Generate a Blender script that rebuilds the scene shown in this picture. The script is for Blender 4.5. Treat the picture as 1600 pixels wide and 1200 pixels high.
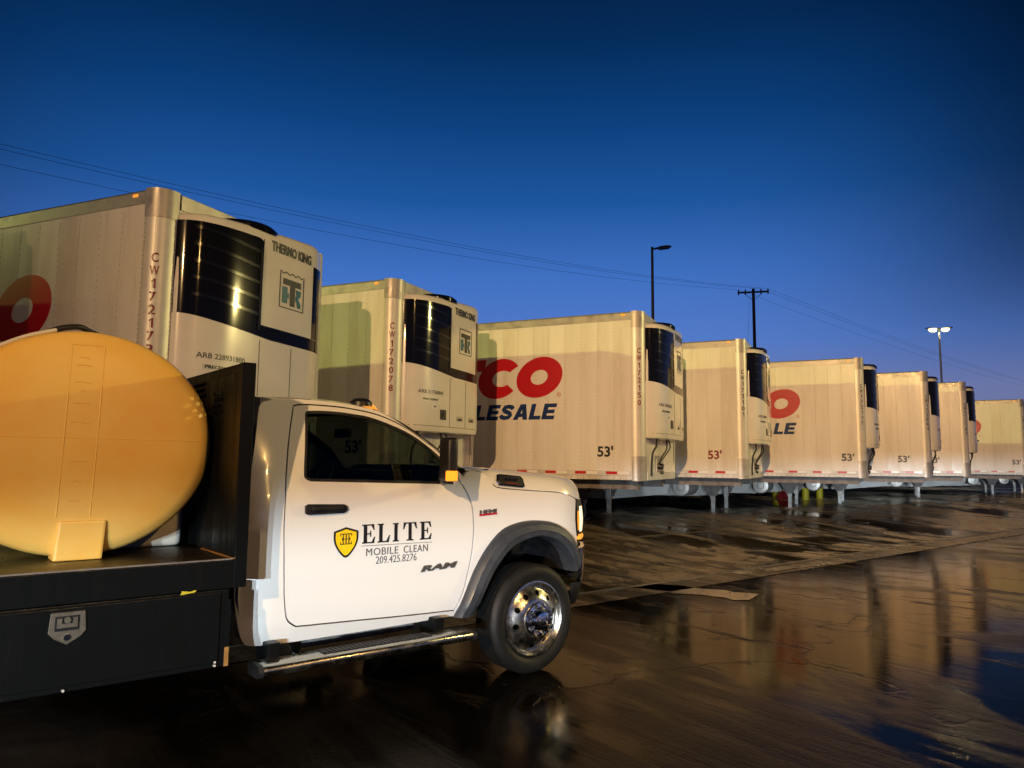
import bpy, bmesh, math, random
from mathutils import Vector, Matrix
from mathutils.geometry import delaunay_2d_cdt

random.seed(7)
PI = math.pi
scene = bpy.context.scene
COL = scene.collection
for o in list(bpy.data.objects):
    bpy.data.objects.remove(o)

# ------------------------------------------------------------------ camera
CAM_H = 1.53
PITCH, ROLL, FPX = 0.10661, math.radians(0.6), 1140.0
cd = bpy.data.cameras.new('camera')
cam = bpy.data.objects.new('camera', cd)
COL.objects.link(cam)
fw = Vector((0, math.cos(PITCH), math.sin(PITCH)))
up0 = Vector((0, -math.sin(PITCH), math.cos(PITCH)))
rt0 = Vector((1, 0, 0))
rt = rt0 * math.cos(ROLL) + up0 * math.sin(ROLL)
up = up0 * math.cos(ROLL) - rt0 * math.sin(ROLL)
M = Matrix((rt, up, -fw)).transposed().to_4x4()
M.translation = Vector((0, 0, CAM_H))
cam.matrix_world = M
cd.sensor_width = 36.0
cd.lens = 36.0 * FPX / 1600.0
cd.clip_start = 0.05
cd.clip_end = 3000
scene.camera = cam
scene.view_settings.view_transform = 'Standard'
scene.view_settings.look = 'None'
scene.view_settings.exposure = 0.0
scene.view_settings.gamma = 1.0
scene.view_settings.use_curve_mapping = False

# ------------------------------------------------------------------ dusk sky
GLOW_AZ = math.radians(-4)          # azimuth of the afterglow, clockwise from +Y
world = bpy.data.worlds.new('World')
scene.world = world
world.use_nodes = True
nt = world.node_tree
nt.nodes.clear()
def N(t, **kw):
    n = nt.nodes.new(t)
    for k, v in kw.items():
        setattr(n, k, v)
    return n
out = N('ShaderNodeOutputWorld'); bg = N('ShaderNodeBackground')
nt.links.new(bg.outputs[0], out.inputs[0])
sky = N('ShaderNodeTexSky', sky_type='NISHITA', sun_disc=False)
sky.sun_elevation = math.radians(-5.0)
sky.sun_rotation = GLOW_AZ
sky.ozone_density = 4.0
tc = N('ShaderNodeTexCoord'); sep = N('ShaderNodeSeparateXYZ')
nt.links.new(tc.outputs['Generated'], sep.inputs[0])
ramp = N('ShaderNodeValToRGB')
els = [(0.0, (.170, .175, .300)), (.09, (.185, .230, .480)), (.16, (.100, .220, .640)), (.25, (.052, .170, .560)),
       (.34, (.0135, .098, .360)), (.43, (.0042, .055, .220)), (.52, (.0016, .026, .105)), (.60, (.0012, .013, .050)), (1.0, (.001, .008, .034))]
cr = ramp.color_ramp
while len(cr.elements) < len(els):
    cr.elements.new(.5)
for e, (p, c) in zip(cr.elements, els):
    e.position = p; e.color = (*c, 1)
nt.links.new(sep.outputs['Z'], ramp.inputs[0])
at2 = N('ShaderNodeMath', operation='ARCTAN2')
nt.links.new(sep.outputs['X'], at2.inputs[0]); nt.links.new(sep.outputs['Y'], at2.inputs[1])
sub = N('ShaderNodeMath', operation='SUBTRACT'); sub.inputs[1].default_value = GLOW_AZ
nt.links.new(at2.outputs[0], sub.inputs[0])
cosn = N('ShaderNodeMath', operation='COSINE'); nt.links.new(sub.outputs[0], cosn.inputs[0])
az = N('ShaderNodeMapRange', interpolation_type='SMOOTHERSTEP')
az.inputs['From Min'].default_value = .67; az.inputs['From Max'].default_value = 1.0
az.inputs['To Min'].default_value = .15; az.inputs['To Max'].default_value = 1.0
nt.links.new(cosn.outputs[0], az.inputs[0])
mul = N('ShaderNodeMix', data_type='RGBA', blend_type='MULTIPLY'); mul.inputs[0].default_value = 1
nt.links.new(ramp.outputs[0], mul.inputs[6])
low = N('ShaderNodeMapRange', interpolation_type='SMOOTHSTEP')      # near the horizon the glow runs further round
low.inputs['From Min'].default_value = .04; low.inputs['From Max'].default_value = .27
nt.links.new(sep.outputs['Z'], low.inputs[0])
azm = N('ShaderNodeMix', data_type='FLOAT'); azm.inputs[2].default_value = .88
nt.links.new(low.outputs[0], azm.inputs[0]); nt.links.new(az.outputs[0], azm.inputs[3])
nt.links.new(azm.outputs[0], mul.inputs[7])
add = N('ShaderNodeMix', data_type='RGBA', blend_type='ADD'); add.inputs[0].default_value = .05
nt.links.new(mul.outputs[2], add.inputs[6]); nt.links.new(sky.outputs[0], add.inputs[7])
nt.links.new(add.outputs[2], bg.inputs[0])
bg.inputs[1].default_value = 0.95

# ------------------------------------------------------------------ frames measured from the place
ROW_H = Vector((0.77396, 0.63323, 0))         # heading of the work truck and of the row of trailers
ROW_N = Vector((0.63323, -0.77396, 0))        # its right-hand normal
T_YAW = math.radians(-25)                     # trailers stand at an angle to the row
TF = Vector((math.cos(T_YAW), math.sin(T_YAW), 0))
TW = Vector((-math.sin(T_YAW), math.cos(T_YAW), 0))
PAD = .25                                     # height of the trailer pad above the wash lane
def ground_z(x, y):
    n = -(x * ROW_N.x + y * ROW_N.y)
    t = min(max((n - 6.3) / 5.0, 0), 1)
    return PAD * t * t * (3 - 2 * t)

# ------------------------------------------------------------------ materials
MATS = {}
def mat(name, color, rough=.5, metal=0., coat=0., spec=.5, var=0., vscale=3., bump=0., bscale=40., emit=None, estr=0., trans=0., ior=1.45, sss=0., dirt=None, rvar=0., stretch=(1, 1, 1)):
    if name in MATS:
        return MATS[name]
    m = bpy.data.materials.new(name); m.use_nodes = True
    t = m.node_tree; b = t.nodes['Principled BSDF']
    b.inputs['Base Color'].default_value = (*color, 1)
    b.inputs['Roughness'].default_value = rough
    b.inputs['Metallic'].default_value = metal
    b.inputs['Coat Weight'].default_value = coat
    b.inputs['Coat Roughness'].default_value = .06
    b.inputs['Specular IOR Level'].default_value = spec
    b.inputs['IOR'].default_value = ior
    b.inputs['Transmission Weight'].default_value = trans
    if sss:
        b.inputs['Subsurface Weight'].default_value = sss
        b.inputs['Subsurface Radius'].default_value = (.06, .035, .015)
    if emit:
        b.inputs['Emission Color'].default_value = (*emit, 1)
        b.inputs['Emission Strength'].default_value = estr
    if var or bump or dirt or rvar:
        co = t.nodes.new('ShaderNodeTexCoord'); mp = t.nodes.new('ShaderNodeMapping')
        mp.inputs['Scale'].default_value = stretch
        oi = t.nodes.new('ShaderNodeObjectInfo'); vm = t.nodes.new('ShaderNodeVectorMath'); vm.operation = 'MULTIPLY_ADD'
        vm.inputs[1].default_value = (1, 1, 1); cx = t.nodes.new('ShaderNodeCombineXYZ'); sc_ = t.nodes.new('ShaderNodeMath'); sc_.operation = 'MULTIPLY'; sc_.inputs[1].default_value = 43.
        t.links.new(oi.outputs['Random'], sc_.inputs[0]); t.links.new(sc_.outputs[0], cx.inputs[0]); t.links.new(sc_.outputs[0], cx.inputs[1])
        t.links.new(co.outputs['Object'], vm.inputs[0]); t.links.new(cx.outputs[0], vm.inputs[2]); t.links.new(vm.outputs[0], mp.inputs[0])
        n = t.nodes.new('ShaderNodeTexNoise'); n.inputs['Scale'].default_value = vscale
        n.inputs['Detail'].default_value = 6; n.inputs['Roughness'].default_value = .65
        t.links.new(mp.outputs[0], n.inputs['Vector'])
        if var or dirt:
            r = t.nodes.new('ShaderNodeValToRGB')
            dk = dirt if dirt else tuple(c * (1 - var) for c in color)
            r.color_ramp.elements[0].color = (*dk, 1); r.color_ramp.elements[1].color = (*color, 1)
            r.color_ramp.elements[0].position = .30; r.color_ramp.elements[1].position = .58
            t.links.new(n.outputs[0], r.inputs[0]); t.links.new(r.outputs[0], b.inputs['Base Color'])
        if rvar:
            mr = t.nodes.new('ShaderNodeMapRange')
            mr.inputs['From Min'].default_value = .35; mr.inputs['From Max'].default_value = .65
            mr.inputs['To Min'].default_value = max(rough - rvar, .02); mr.inputs['To Max'].default_value = rough + rvar
            t.links.new(n.outputs[0], mr.inputs[0]); t.links.new(mr.outputs[0], b.inputs['Roughness'])
        if bump:
            n2 = t.nodes.new('ShaderNodeTexNoise'); n2.inputs['Scale'].default_value = bscale; n2.inputs['Detail'].default_value = 4
            t.links.new(mp.outputs[0], n2.inputs['Vector'])
            bp = t.nodes.new('ShaderNodeBump'); bp.inputs['Strength'].default_value = bump; bp.inputs['Distance'].default_value = .02
            t.links.new(n2.outputs[0], bp.inputs['Height']); t.links.new(bp.outputs[0], b.inputs['Normal'])
    MATS[name] = m
    return m

PANEL = mat('trailer_panel_white', (.74, .73, .70), .32, var=.10, vscale=1.3, dirt=(.62, .58, .51), rvar=.08, bump=.06, bscale=5, stretch=(1.6, 1, .22))
ALU = mat('aluminium_rail', (.42, .40, .36), .45, metal=.45, var=.25, vscale=6, rvar=.1)
ALU_L = mat('aluminium_bright', (.62, .61, .56), .42, metal=.25, var=.12, vscale=5)
RIVET = mat('rivet_metal', (.30, .28, .25), .35, metal=.4)
RAILW = mat('rail_white', (.66, .65, .62), .42, dirt=(.44, .42, .38), vscale=2.2)
TKW = mat('unit_cover_white', (.74, .72, .66), .22, coat=.5, var=.06, vscale=2, rvar=.05)
TKB = mat('unit_grille_black', (.005, .005, .006), .10, spec=.16)
TKL = mat('unit_louver_black', (.008, .008, .009), .12, spec=.35)
BLK = mat('black_plastic', (.012, .012, .013), .42, var=.4, vscale=9, rvar=.12)
RUB = mat('tyre_rubber', (.008, .008, .008), .55, spec=.3, var=.5, vscale=12, bump=.15, bscale=60)
GAP = mat('shut_gap_dark', (.004, .004, .004), .8)
RED = mat('logo_red', (.46, .003, .012), .35)
BLUE = mat('logo_blue', (.003, .026, .13), .45, spec=.3)
MAROON = mat('number_maroon', (.20, .012, .016), .35)
INK = mat('ink_black', (.010, .010, .012), .4)
INKG = mat('ink_grey', (.09, .09, .10), .4)
TEAL = mat('emblem_teal', (.004, .12, .20), .35)
TAPER = mat('reflective_tape_red', (.50, .015, .02), .3)
TAPEW = mat('reflective_tape_white', (.80, .80, .80), .25)
GEAR = mat('landing_gear_grey', (.17, .15, .14), .55, dirt=(.08, .06, .05), vscale=8)
GEARL = mat('landing_leg_steel', (.34, .34, .33), .45, metal=.4, dirt=(.18, .14, .10), vscale=9)
SKIRT = mat('side_skirt_white', (.62, .61, .58), .4, dirt=(.45, .42, .38), vscale=1.5)
FUEL = mat('fuel_tank_aluminium', (.62, .58, .54), .38, metal=.3, var=.1)
PAINT = mat('truck_paint_white', (.78, .78, .77), .22, coat=.8, var=.02, vscale=2)
CHROME = mat('chrome', (.82, .80, .76), .10, metal=1.)
ALWHEEL = mat('polished_wheel', (.66, .64, .58), .24, metal=1., var=.2, vscale=14, rvar=.06)
def thin_glass(name, tint):
    m = bpy.data.materials.new(name); m.use_nodes = True; t = m.node_tree; t.nodes.clear()
    o = t.nodes.new('ShaderNodeOutputMaterial'); mx = t.nodes.new('ShaderNodeMixShader'); fr = t.nodes.new('ShaderNodeFresnel')
    tr = t.nodes.new('ShaderNodeBsdfTransparent'); gl = t.nodes.new('ShaderNodeBsdfGlossy')
    tr.inputs[0].default_value = (*tint, 1); gl.inputs['Roughness'].default_value = .015
    ge = t.nodes.new('ShaderNodeNewGeometry'); io = t.nodes.new('ShaderNodeMapRange'); io.inputs['To Min'].default_value = 1.5; io.inputs['To Max'].default_value = 1 / 1.5
    t.links.new(ge.outputs['Backfacing'], io.inputs[0]); t.links.new(io.outputs[0], fr.inputs[0])      # a thin pane mirrors alike from both sides
    t.links.new(fr.outputs[0], mx.inputs[0]); t.links.new(tr.outputs[0], mx.inputs[1]); t.links.new(gl.outputs[0], mx.inputs[2]); t.links.new(mx.outputs[0], o.inputs[0])
    return m
GLASS = thin_glass('tinted_glass', (.11, .13, .10))
WSGLASS = thin_glass('windshield_glass', (.75, .80, .77))
BADGE = mat('badge_silver', (.16, .155, .14), .30, metal=.6)
SEAT = mat('seat_cloth', (.02, .02, .022), .8)
STEEL = mat('black_painted_steel', (.0022, .0026, .0028), .38, spec=.2, rvar=.12, var=.5, vscale=5, bump=.05, bscale=30, dirt=(.0055, .0064, .0068), stretch=(3.2, 3.2, .55))
TREADP = mat('deck_tread_plate', (.020, .018, .015), .34, bump=.5, bscale=55, rvar=.1)
STEP = mat('step_bar_steel', (.42, .40, .34), .26, metal=1., rvar=.1, vscale=8)
RUST = mat('rusty_edge', (.30, .15, .035), .6, var=.5, vscale=20)
SCUFF = mat('yellow_scuff', (.45, .36, .02), .6)
TANK = mat('polyethylene_tank', (.84, .56, .15), .36, sss=.10, dirt=(.82, .48, .09), vscale=2.4, rvar=.06)
TANKD = mat('tank_marking', (.80, .50, .12), .45)
TANKW = mat('white_poly_tank', (.74, .70, .60), .4, sss=.1)
LATCH = mat('latch_steel', (.34, .31, .24), .32, metal=.8, var=.35, vscale=30)
FLARE = mat('flare_plastic', (.040, .045, .055), .45, var=.35, vscale=7, rvar=.1)
YEL = mat('bollard_yellow', (.62, .50, .01), .45, var=.15)
CHOCK = mat('chock_red', (.42, .015, .02), .5)
SHIELD = mat('emblem_yellow', (.86, .58, .012), .35)
AMBER = mat('amber_lens', (.40, .10, .0), .2, emit=(1., .27, .015), estr=1.9)
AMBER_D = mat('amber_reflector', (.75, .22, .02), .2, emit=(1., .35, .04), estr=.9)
HEADL = mat('headlamp_lens', (.85, .80, .70), .12, emit=(1., .80, .52), estr=1.1)
SCREEN = mat('dash_panel', (.2, .5, .8), .3, emit=(.25, .6, 1.), estr=1.0)
LAMPY = mat('lamp_glass_lit', (1, .95, .6), .3, emit=(1., .86, .46), estr=2.1)
LAMPOFF = mat('lamp_glass_unlit', (.03, .03, .03), .2)
POLE = mat('pole_dark_steel', (.025, .022, .020), .5)
POLEG = mat('pole_galvanised', (.34, .33, .31), .5, metal=.3)
WOOD = mat('creosote_wood', (.03, .022, .016), .8, var=.4, vscale=8)
WIRE = mat('wire_black', (.012, .012, .014), .6)
IRON = mat('cast_iron', (.035, .03, .027), .45, bump=.3, bscale=25)
HOSE = mat('hose_black', (.014, .014, .015), .45)
PIPEW = mat('pipe_white', (.65, .64, .60), .4)

# ------------------------------------------------------------------ mesh helpers
class MB:
    def __init__(s):
        s.v = []; s.f = []
    def raw(s, vs, fs):
        o = len(s.v); s.v += [tuple(v) for v in vs]; s.f += [tuple(i + o for i in f) for f in fs]
        return s
    def box(s, x0, x1, y0, y1, z0, z1):
        return s.raw([(x0, y0, z0), (x1, y0, z0), (x1, y1, z0), (x0, y1, z0), (x0, y0, z1), (x1, y0, z1), (x1, y1, z1), (x0, y1, z1)],
                     [(0, 3, 2, 1), (4, 5, 6, 7), (0, 1, 5, 4), (1, 2, 6, 5), (2, 3, 7, 6), (3, 0, 4, 7)])
    def cyl(s, p0, p1, r0, r1=None, n=16, caps=True):
        r1 = r0 if r1 is None else r1
        p0 = Vector(p0); p1 = Vector(p1); d = (p1 - p0).normalized()
        a = d.orthogonal().normalized(); b = d.cross(a)
        vs = []
        for p, r in ((p0, r0), (p1, r1)):
            vs += [p + (a * math.cos(2 * PI * i / n) + b * math.sin(2 * PI * i / n)) * r for i in range(n)]
        fs = [(i, (i + 1) % n, n + (i + 1) % n, n + i) for i in range(n)]
        if caps:
            fs += [tuple(range(n))[::-1], tuple(range(n, 2 * n))]
        return s.raw(vs, fs)
    def tube(s, pts, r, n=8):
        pts = [Vector(p) for p in pts]; vs = []; fs = []; a = None
        for i, p in enumerate(pts):
            d = (pts[min(i + 1, len(pts) - 1)] - pts[max(i - 1, 0)]).normalized()
            a = d.orthogonal().normalized() if a is None else (a - d * a.dot(d)).normalized()
            b = d.cross(a)
            vs += [p + (a * math.cos(2 * PI * k / n) + b * math.sin(2 * PI * k / n)) * r for k in range(n)]
        for i in range(len(pts) - 1):
            fs += [(i * n + k, i * n + (k + 1) % n, (i + 1) * n + (k + 1) % n, (i + 1) * n + k) for k in range(n)]
        fs += [tuple(range(n))[::-1], tuple(range((len(pts) - 1) * n, len(pts) * n))]
        return s.raw(vs, fs)
    def lathe(s, prof, c, axis='y', n=48, sgn=1):
        # prof: (radius, offset along axis)
        c = Vector(c); vs = []; fs = []
        for r, h in prof:
            for i in range(n):
                a = 2 * PI * i / n; p, q = r * math.cos(a), r * math.sin(a)
                vs.append(c + (Vector((p, h * sgn, q)) if axis == 'y' else Vector((p, q, h * sgn)) if axis == 'z' else Vector((h * sgn, p, q))))
        for j in range(len(prof) - 1):
            for i in range(n):
                fs.append((j * n + i, j * n + (i + 1) % n, (j + 1) * n + (i + 1) % n, (j + 1) * n + i))
        return s.raw(vs, fs)
    def prism(s, poly, fn0, fn1):
        n = len(poly)
        return s.raw([fn0(*p) for p in poly] + [fn1(*p) for p in poly],
                     [tuple(range(n))[::-1], tuple(range(n, 2 * n))] + [(i, (i + 1) % n, n + (i + 1) % n, n + i) for i in range(n)])
    def grid(s, rows, close=False):
        w = len(rows[0]); vs = [p for r in rows for p in r]; fs = []
        for j in range(len(rows) - 1):
            for i in range(w - (0 if close else 1)):
                k = (i + 1) % w
                fs.append((j * w + i, j * w + k, (j + 1) * w + k, (j + 1) * w + i))
        return s.raw(vs, fs)
    def mesh(s, name, bevel=0, seg=2, smooth=None, weld=False):
        me = bpy.data.meshes.new(name); me.from_pydata(s.v, [], s.f)
        bm = bmesh.new(); bm.from_mesh(me)
        if weld:
            bmesh.ops.remove_doubles(bm, verts=bm.verts, dist=1e-5)
        bmesh.ops.recalc_face_normals(bm, faces=bm.faces)
        if bevel:
            ed = [e for e in bm.edges if len(e.link_faces) == 2 and e.calc_face_angle(0) > .5]
            bmesh.ops.bevel(bm, geom=ed, offset=bevel, segments=seg, profile=.6, affect='EDGES', clamp_overlap=True)
        bm.to_mesh(me); bm.free()
        if smooth is not None:
            me.polygons.foreach_set('use_smooth', [True] * len(me.polygons))
            me.set_sharp_from_angle(angle=math.radians(smooth))
        return me
    def obj(s, name, m, parent=None, **kw):
        return link(name, s.mesh(name, **kw), m, parent)

def link(name, me, m=None, parent=None):
    if m and not me.materials:
        me.materials.append(m)
    o = bpy.data.objects.new(name, me); COL.objects.link(o)
    if parent:
        o.parent = parent
    return o
def empty(name, loc, rz=0., label=None, cat=None, group=None):
    o = bpy.data.objects.new(name, None); o.empty_display_size = .2
    COL.objects.link(o); o.location = loc; o.rotation_euler = (0, 0, rz)
    return tag(o, label, cat, group)
def tag(o, label=None, cat=None, group=None, kind=None):
    for k, v in (('label', label), ('category', cat), ('group', group), ('kind', kind)):
        if v:
            o[k] = v
    return o
def copy_tree(o, parent=None, skip=()):
    c = o.copy(); COL.objects.link(c); c.parent = parent
    for ch in o.children:
        if ch.name.split('.')[0] not in skip:
            copy_tree(ch, c, skip)
    return c

def text_mesh(txt, bold=0., spacing=1.0):
    cu = bpy.data.curves.new('text', 'FONT'); cu.body = txt; cu.size = 1; cu.offset = bold; cu.space_character = spacing
    cu.resolution_u = 3
    ob = bpy.data.objects.new('text', cu); COL.objects.link(ob)
    bpy.context.view_layer.update()
    dg = bpy.context.evaluated_depsgraph_get()
    me = bpy.data.meshes.new_from_object(ob.evaluated_get(dg))
    vs = [v.co.copy() for v in me.vertices]; fs = [tuple(p.vertices) for p in me.polygons]
    bpy.data.objects.remove(ob); bpy.data.curves.remove(cu); bpy.data.meshes.remove(me)
    return vs, fs
def fit(vs, x0, x1, y0, y1, shear=0.):
    ax = min(v.x for v in vs); bx = max(v.x for v in vs); ay = min(v.y for v in vs); by = max(v.y for v in vs)
    r = []
    w = (x1 - x0) - shear * (y1 - y0)
    for v in vs:
        fy = (v.y - ay) / (by - ay); fx = (v.x - ax) / (bx - ax)
        r.append((x0 + fx * w + shear * fy * (y1 - y0), y0 + fy * (y1 - y0)))
    return r
def plate(name, pts2, faces, mapf, m, parent, th=.003):
    """flat lettering laid on a surface: mapf(a, b, off) -> point"""
    n = len(pts2); mb = MB()
    cnt = {}
    for f in faces:
        for i in range(len(f)):
            e = (f[i], f[(i + 1) % len(f)]); cnt[e] = 1
    edges = [e for e in cnt if (e[1], e[0]) not in cnt]
    vs = [mapf(a, b, th) for a, b in pts2] + [mapf(a, b, .0003) for a, b in pts2]
    fs = [tuple(f) for f in faces] + [(e[1], e[0], e[0] + n, e[1] + n) for e in edges]
    mb.raw(vs, fs)
    me = bpy.data.meshes.new(name); me.from_pydata(mb.v, [], mb.f)
    return link(name, me, m, parent)

def inside(p, poly):
    c = False; x, y = p; j = len(poly) - 1
    for i in range(len(poly)):
        xi, yi = poly[i]; xj, yj = poly[j]
        if (yi > y) != (yj > y) and x < (xj - xi) * (y - yi) / (yj - yi) + xi:
            c = not c
        j = i
    return c
def resample(poly, step, closed=True):
    r = []
    for i in range(len(poly) if closed else len(poly) - 1):
        a = Vector(poly[i]); b = Vector(poly[(i + 1) % len(poly)]); k = max(1, int((b - a).length / step + .5))
        r += [tuple(a.lerp(b, t / k)) for t in range(k)]
    if not closed:
        r.append(tuple(poly[-1]))
    return r
def smooth_poly(poly, n=6, closed=False):
    """Catmull-Rom through the points"""
    r = []; P = [Vector(p) for p in poly]; L = len(P)
    for i in range(L if closed else L - 1):
        g = (lambda k: P[k % L]) if closed else (lambda k: P[min(max(k, 0), L - 1)])
        a, b, c, d = g(i - 1), g(i), g(i + 1), g(i + 2)
        for t in range(n):
            t /= n
            r.append(tuple(.5 * ((2 * b) + (c - a) * t + (2 * a - 5 * b + 4 * c - d) * t * t + (3 * b - a - 3 * c + d) * t ** 3)))
    if not closed:
        r.append(tuple(P[-1]))
    return r
def sheet(outline, holes, step, mapf, skirt=.0):
    """triangulated panel with holes, mapped onto a surface; skirt folds its edges inwards"""
    loops = [resample(outline, step)] + [resample(h, step) for h in holes]
    pts = []; edges = []
    for lp in loops:
        o = len(pts); pts += lp; edges += [(o + i, o + (i + 1) % len(lp)) for i in range(len(lp))]
    bx = [p[0] for p in loops[0]]; by = [p[1] for p in loops[0]]
    nb = len(pts)
    x = min(bx) + step * .5
    while x < max(bx):
        y = min(by) + step * .5
        while y < max(by):
            if inside((x, y), loops[0]) and not any(inside((x, y), h) for h in loops[1:]):
                if min((x - p[0]) ** 2 + (y - p[1]) ** 2 for p in pts[:nb]) > (step * .55) ** 2:
                    pts.append((x, y))
            y += step
        x += step
    vs, _, fs, *_ = delaunay_2d_cdt([Vector(p) for p in pts], edges, [], 0, 1e-6)
    keep = []
    for f in fs:
        c = (sum(vs[i].x for i in f) / len(f), sum(vs[i].y for i in f) / len(f))
        if inside(c, loops[0]) and not any(inside(c, h) for h in loops[1:]):
            keep.append(tuple(f))
    mb = MB(); V = [mapf(v.x, v.y, 0.) for v in vs]
    n = len(V)
    if skirt:
        cnt = {}
        for f in keep:
            for i in range(len(f)):
                cnt[(f[i], f[(i + 1) % len(f)])] = 1
        be = [e for e in cnt if (e[1], e[0]) not in cnt]
        V += [mapf(v.x, v.y, -skirt) for v in vs]
        keep += [(e[1], e[0], e[0] + n, e[1] + n) for e in be]
    mb.raw(V, keep)
    return mb
def clean(me):
    bm = bmesh.new(); bm.from_mesh(me)
    bmesh.ops.delete(bm, geom=[v for v in bm.verts if not v.link_faces], context='VERTS')
    bm.to_mesh(me); bm.free()
    return me
def circle(cx, cy, r, n=16):
    return [(cx + r * math.cos(2 * PI * i / n), cy + r * math.sin(2 * PI * i / n)) for i in range(n)]
def lerp_tab(x, X, Y):
    if x <= X[0]: return Y[0]
    for i in range(1, len(X)):
        if x <= X[i]:
            t = (x - X[i - 1]) / (X[i] - X[i - 1]); return Y[i - 1] + (Y[i] - Y[i - 1]) * t
    return Y[-1]
def spline_tab(x, X, Y):
    """monotone-ish cubic interpolation"""
    if x <= X[0]: return Y[0]
    if x >= X[-1]: return Y[-1]
    i = max(k for k in range(len(X) - 1) if X[k] <= x)
    def sl(k):
        if k == 0: return (Y[1] - Y[0]) / (X[1] - X[0])
        if k == len(X) - 1: return (Y[-1] - Y[-2]) / (X[-1] - X[-2])
        return (Y[k + 1] - Y[k - 1]) / (X[k + 1] - X[k - 1])
    h = X[i + 1] - X[i]; t = (x - X[i]) / h
    return (2 * t ** 3 - 3 * t * t + 1) * Y[i] + (t ** 3 - 2 * t * t + t) * h * sl(i) + (-2 * t ** 3 + 3 * t * t) * Y[i + 1] + (t ** 3 - t * t) * h * sl(i + 1)

# ------------------------------------------------------------------ ground
def wet_material(name, dry, streak, rough_lo, rough_hi, pud_lo, pud_hi, wave, keep=1., aniso=(2.3, .30, 1), mirror=(.66, .58, .49)):
    m = bpy.data.materials.new(name); m.use_nodes = True
    t = m.node_tree; b = t.nodes['Principled BSDF']; L = t.links.new
    def nd(k, **kw):
        n = t.nodes.new(k)
        for a, v in kw.items(): setattr(n, a, v)
        return n
    co = nd('ShaderNodeTexCoord')
    def noise(scale, stretch, detail=5, rough=.6, dist=0., off=(0, 0, 0), rot=0.):
        mp = nd('ShaderNodeMapping'); mp.inputs['Scale'].default_value = stretch; mp.inputs['Location'].default_value = off
        mp.inputs['Rotation'].default_value = (0, 0, rot)
        n = nd('ShaderNodeTexNoise'); n.inputs['Scale'].default_value = scale; n.inputs['Detail'].default_value = detail
        n.inputs['Roughness'].default_value = rough; n.inputs['Distortion'].default_value = dist
        L(co.outputs['Object'], mp.inputs[0]); L(mp.outputs[0], n.inputs['Vector'])
        return n.outputs[0]
    def rng(x, a, b2, c, d):
        r = nd('ShaderNodeMapRange', interpolation_type='SMOOTHSTEP')
        for i, v in zip(('From Min', 'From Max', 'To Min', 'To Max'), (a, b2, c, d)): r.inputs[i].default_value = v
        L(x, r.inputs[0]); return r.outputs[0]
    def math_(op, x, y):
        n = nd('ShaderNodeMath', operation=op)
        for i, v in enumerate((x, y)):
            if isinstance(v, (int, float)): n.inputs[i].default_value = v
            else: L(v, n.inputs[i])
        return n.outputs[0]
    big = noise(.30, (1.25, .75, 1), 4, .55, .8, (3.1, 1.7, 0), rot=-.28)
    brush = noise(1.3, aniso, 7, .70, .9, rot=-.28)
    fine = noise(34, (1, 1, 1), 5, .75)
    ripple = noise(10, (1.6, .5, 1), 4, .6, .5, rot=-.28)
    blot = noise(.9, (1, 1, 1), 5, .6, .3, (7, 2, 0))
    pud = rng(big, pud_lo, pud_hi, 0., 1.)          # 1 = standing water
    damp = rng(brush, .36, .62, .25, 1.)            # 1 = rough, drained streaks
    film = math_('MULTIPLY', math_('MULTIPLY', damp, rng(blot, .30, .62, .5, 1.)), math_('SUBTRACT', 1., math_('MULTIPLY', pud, keep)))
    film = math_('MAXIMUM', film, math_('MULTIPLY', rng(brush, .57, .65, 0., .55), rng(blot, .35, .6, 0., 1.)))
    L(rng(film, 0., 1., rough_lo, rough_hi), b.inputs['Roughness'])
    mix = nd('ShaderNodeMix', data_type='RGBA'); L(film, mix.inputs[0])
    mix.inputs[6].default_value = (*dry, 1); mix.inputs[7].default_value = (*streak, 1)
    mx2 = nd('ShaderNodeMix', data_type='RGBA', blend_type='MULTIPLY'); mx2.inputs[0].default_value = .7
    L(mix.outputs[2], mx2.inputs[6])
    cr = nd('ShaderNodeValToRGB'); cr.color_ramp.elements[0].position = .32; cr.color_ramp.elements[0].color = (.15, .15, .15, 1)
    cr.color_ramp.elements[1].position = .68; L(fine, cr.inputs[0]); L(cr.outputs[0], mx2.inputs[7])
    # dark stone under a thin muddy film: diffuse base, Fresnel-weighted brownish mirror
    df = nd('ShaderNodeBsdfDiffuse'); gl = nd('ShaderNodeBsdfGlossy'); fr = nd('ShaderNodeFresnel'); ms = nd('ShaderNodeMixShader')
    fr.inputs[0].default_value = 1.24; gl.inputs['Color'].default_value = (*mirror, 1)
    # meandering cracks, darker than the stone and cut into the film
    vo = nd('ShaderNodeTexVoronoi', feature='DISTANCE_TO_EDGE'); vo.inputs['Scale'].default_value = .42
    wv = nd('ShaderNodeVectorMath', operation='MULTIPLY_ADD'); wn = nd('ShaderNodeTexNoise'); wn.inputs['Scale'].default_value = 1.7; wn.inputs['Detail'].default_value = 5
    L(co.outputs['Object'], wn.inputs['Vector']); wv.inputs[1].default_value = (1.1, 1.1, 0.)
    L(wn.outputs['Color'], wv.inputs[0]); L(co.outputs['Object'], wv.inputs[2]); L(wv.outputs[0], vo.inputs['Vector'])
    crack = math_('MULTIPLY', rng(vo.outputs[0], .004, .011, 1., 0.), rng(blot, .40, .55, 0., 1.))
    mc_ = nd('ShaderNodeMix', data_type='RGBA'); mc_.inputs[7].default_value = (.004, .0035, .003, 1); L(crack, mc_.inputs[0]); L(mx2.outputs[2], mc_.inputs[6])
    L(mc_.outputs[2], df.inputs['Color'])
    L(b.inputs['Roughness'].links[0].from_socket, gl.inputs['Roughness'])
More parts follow.
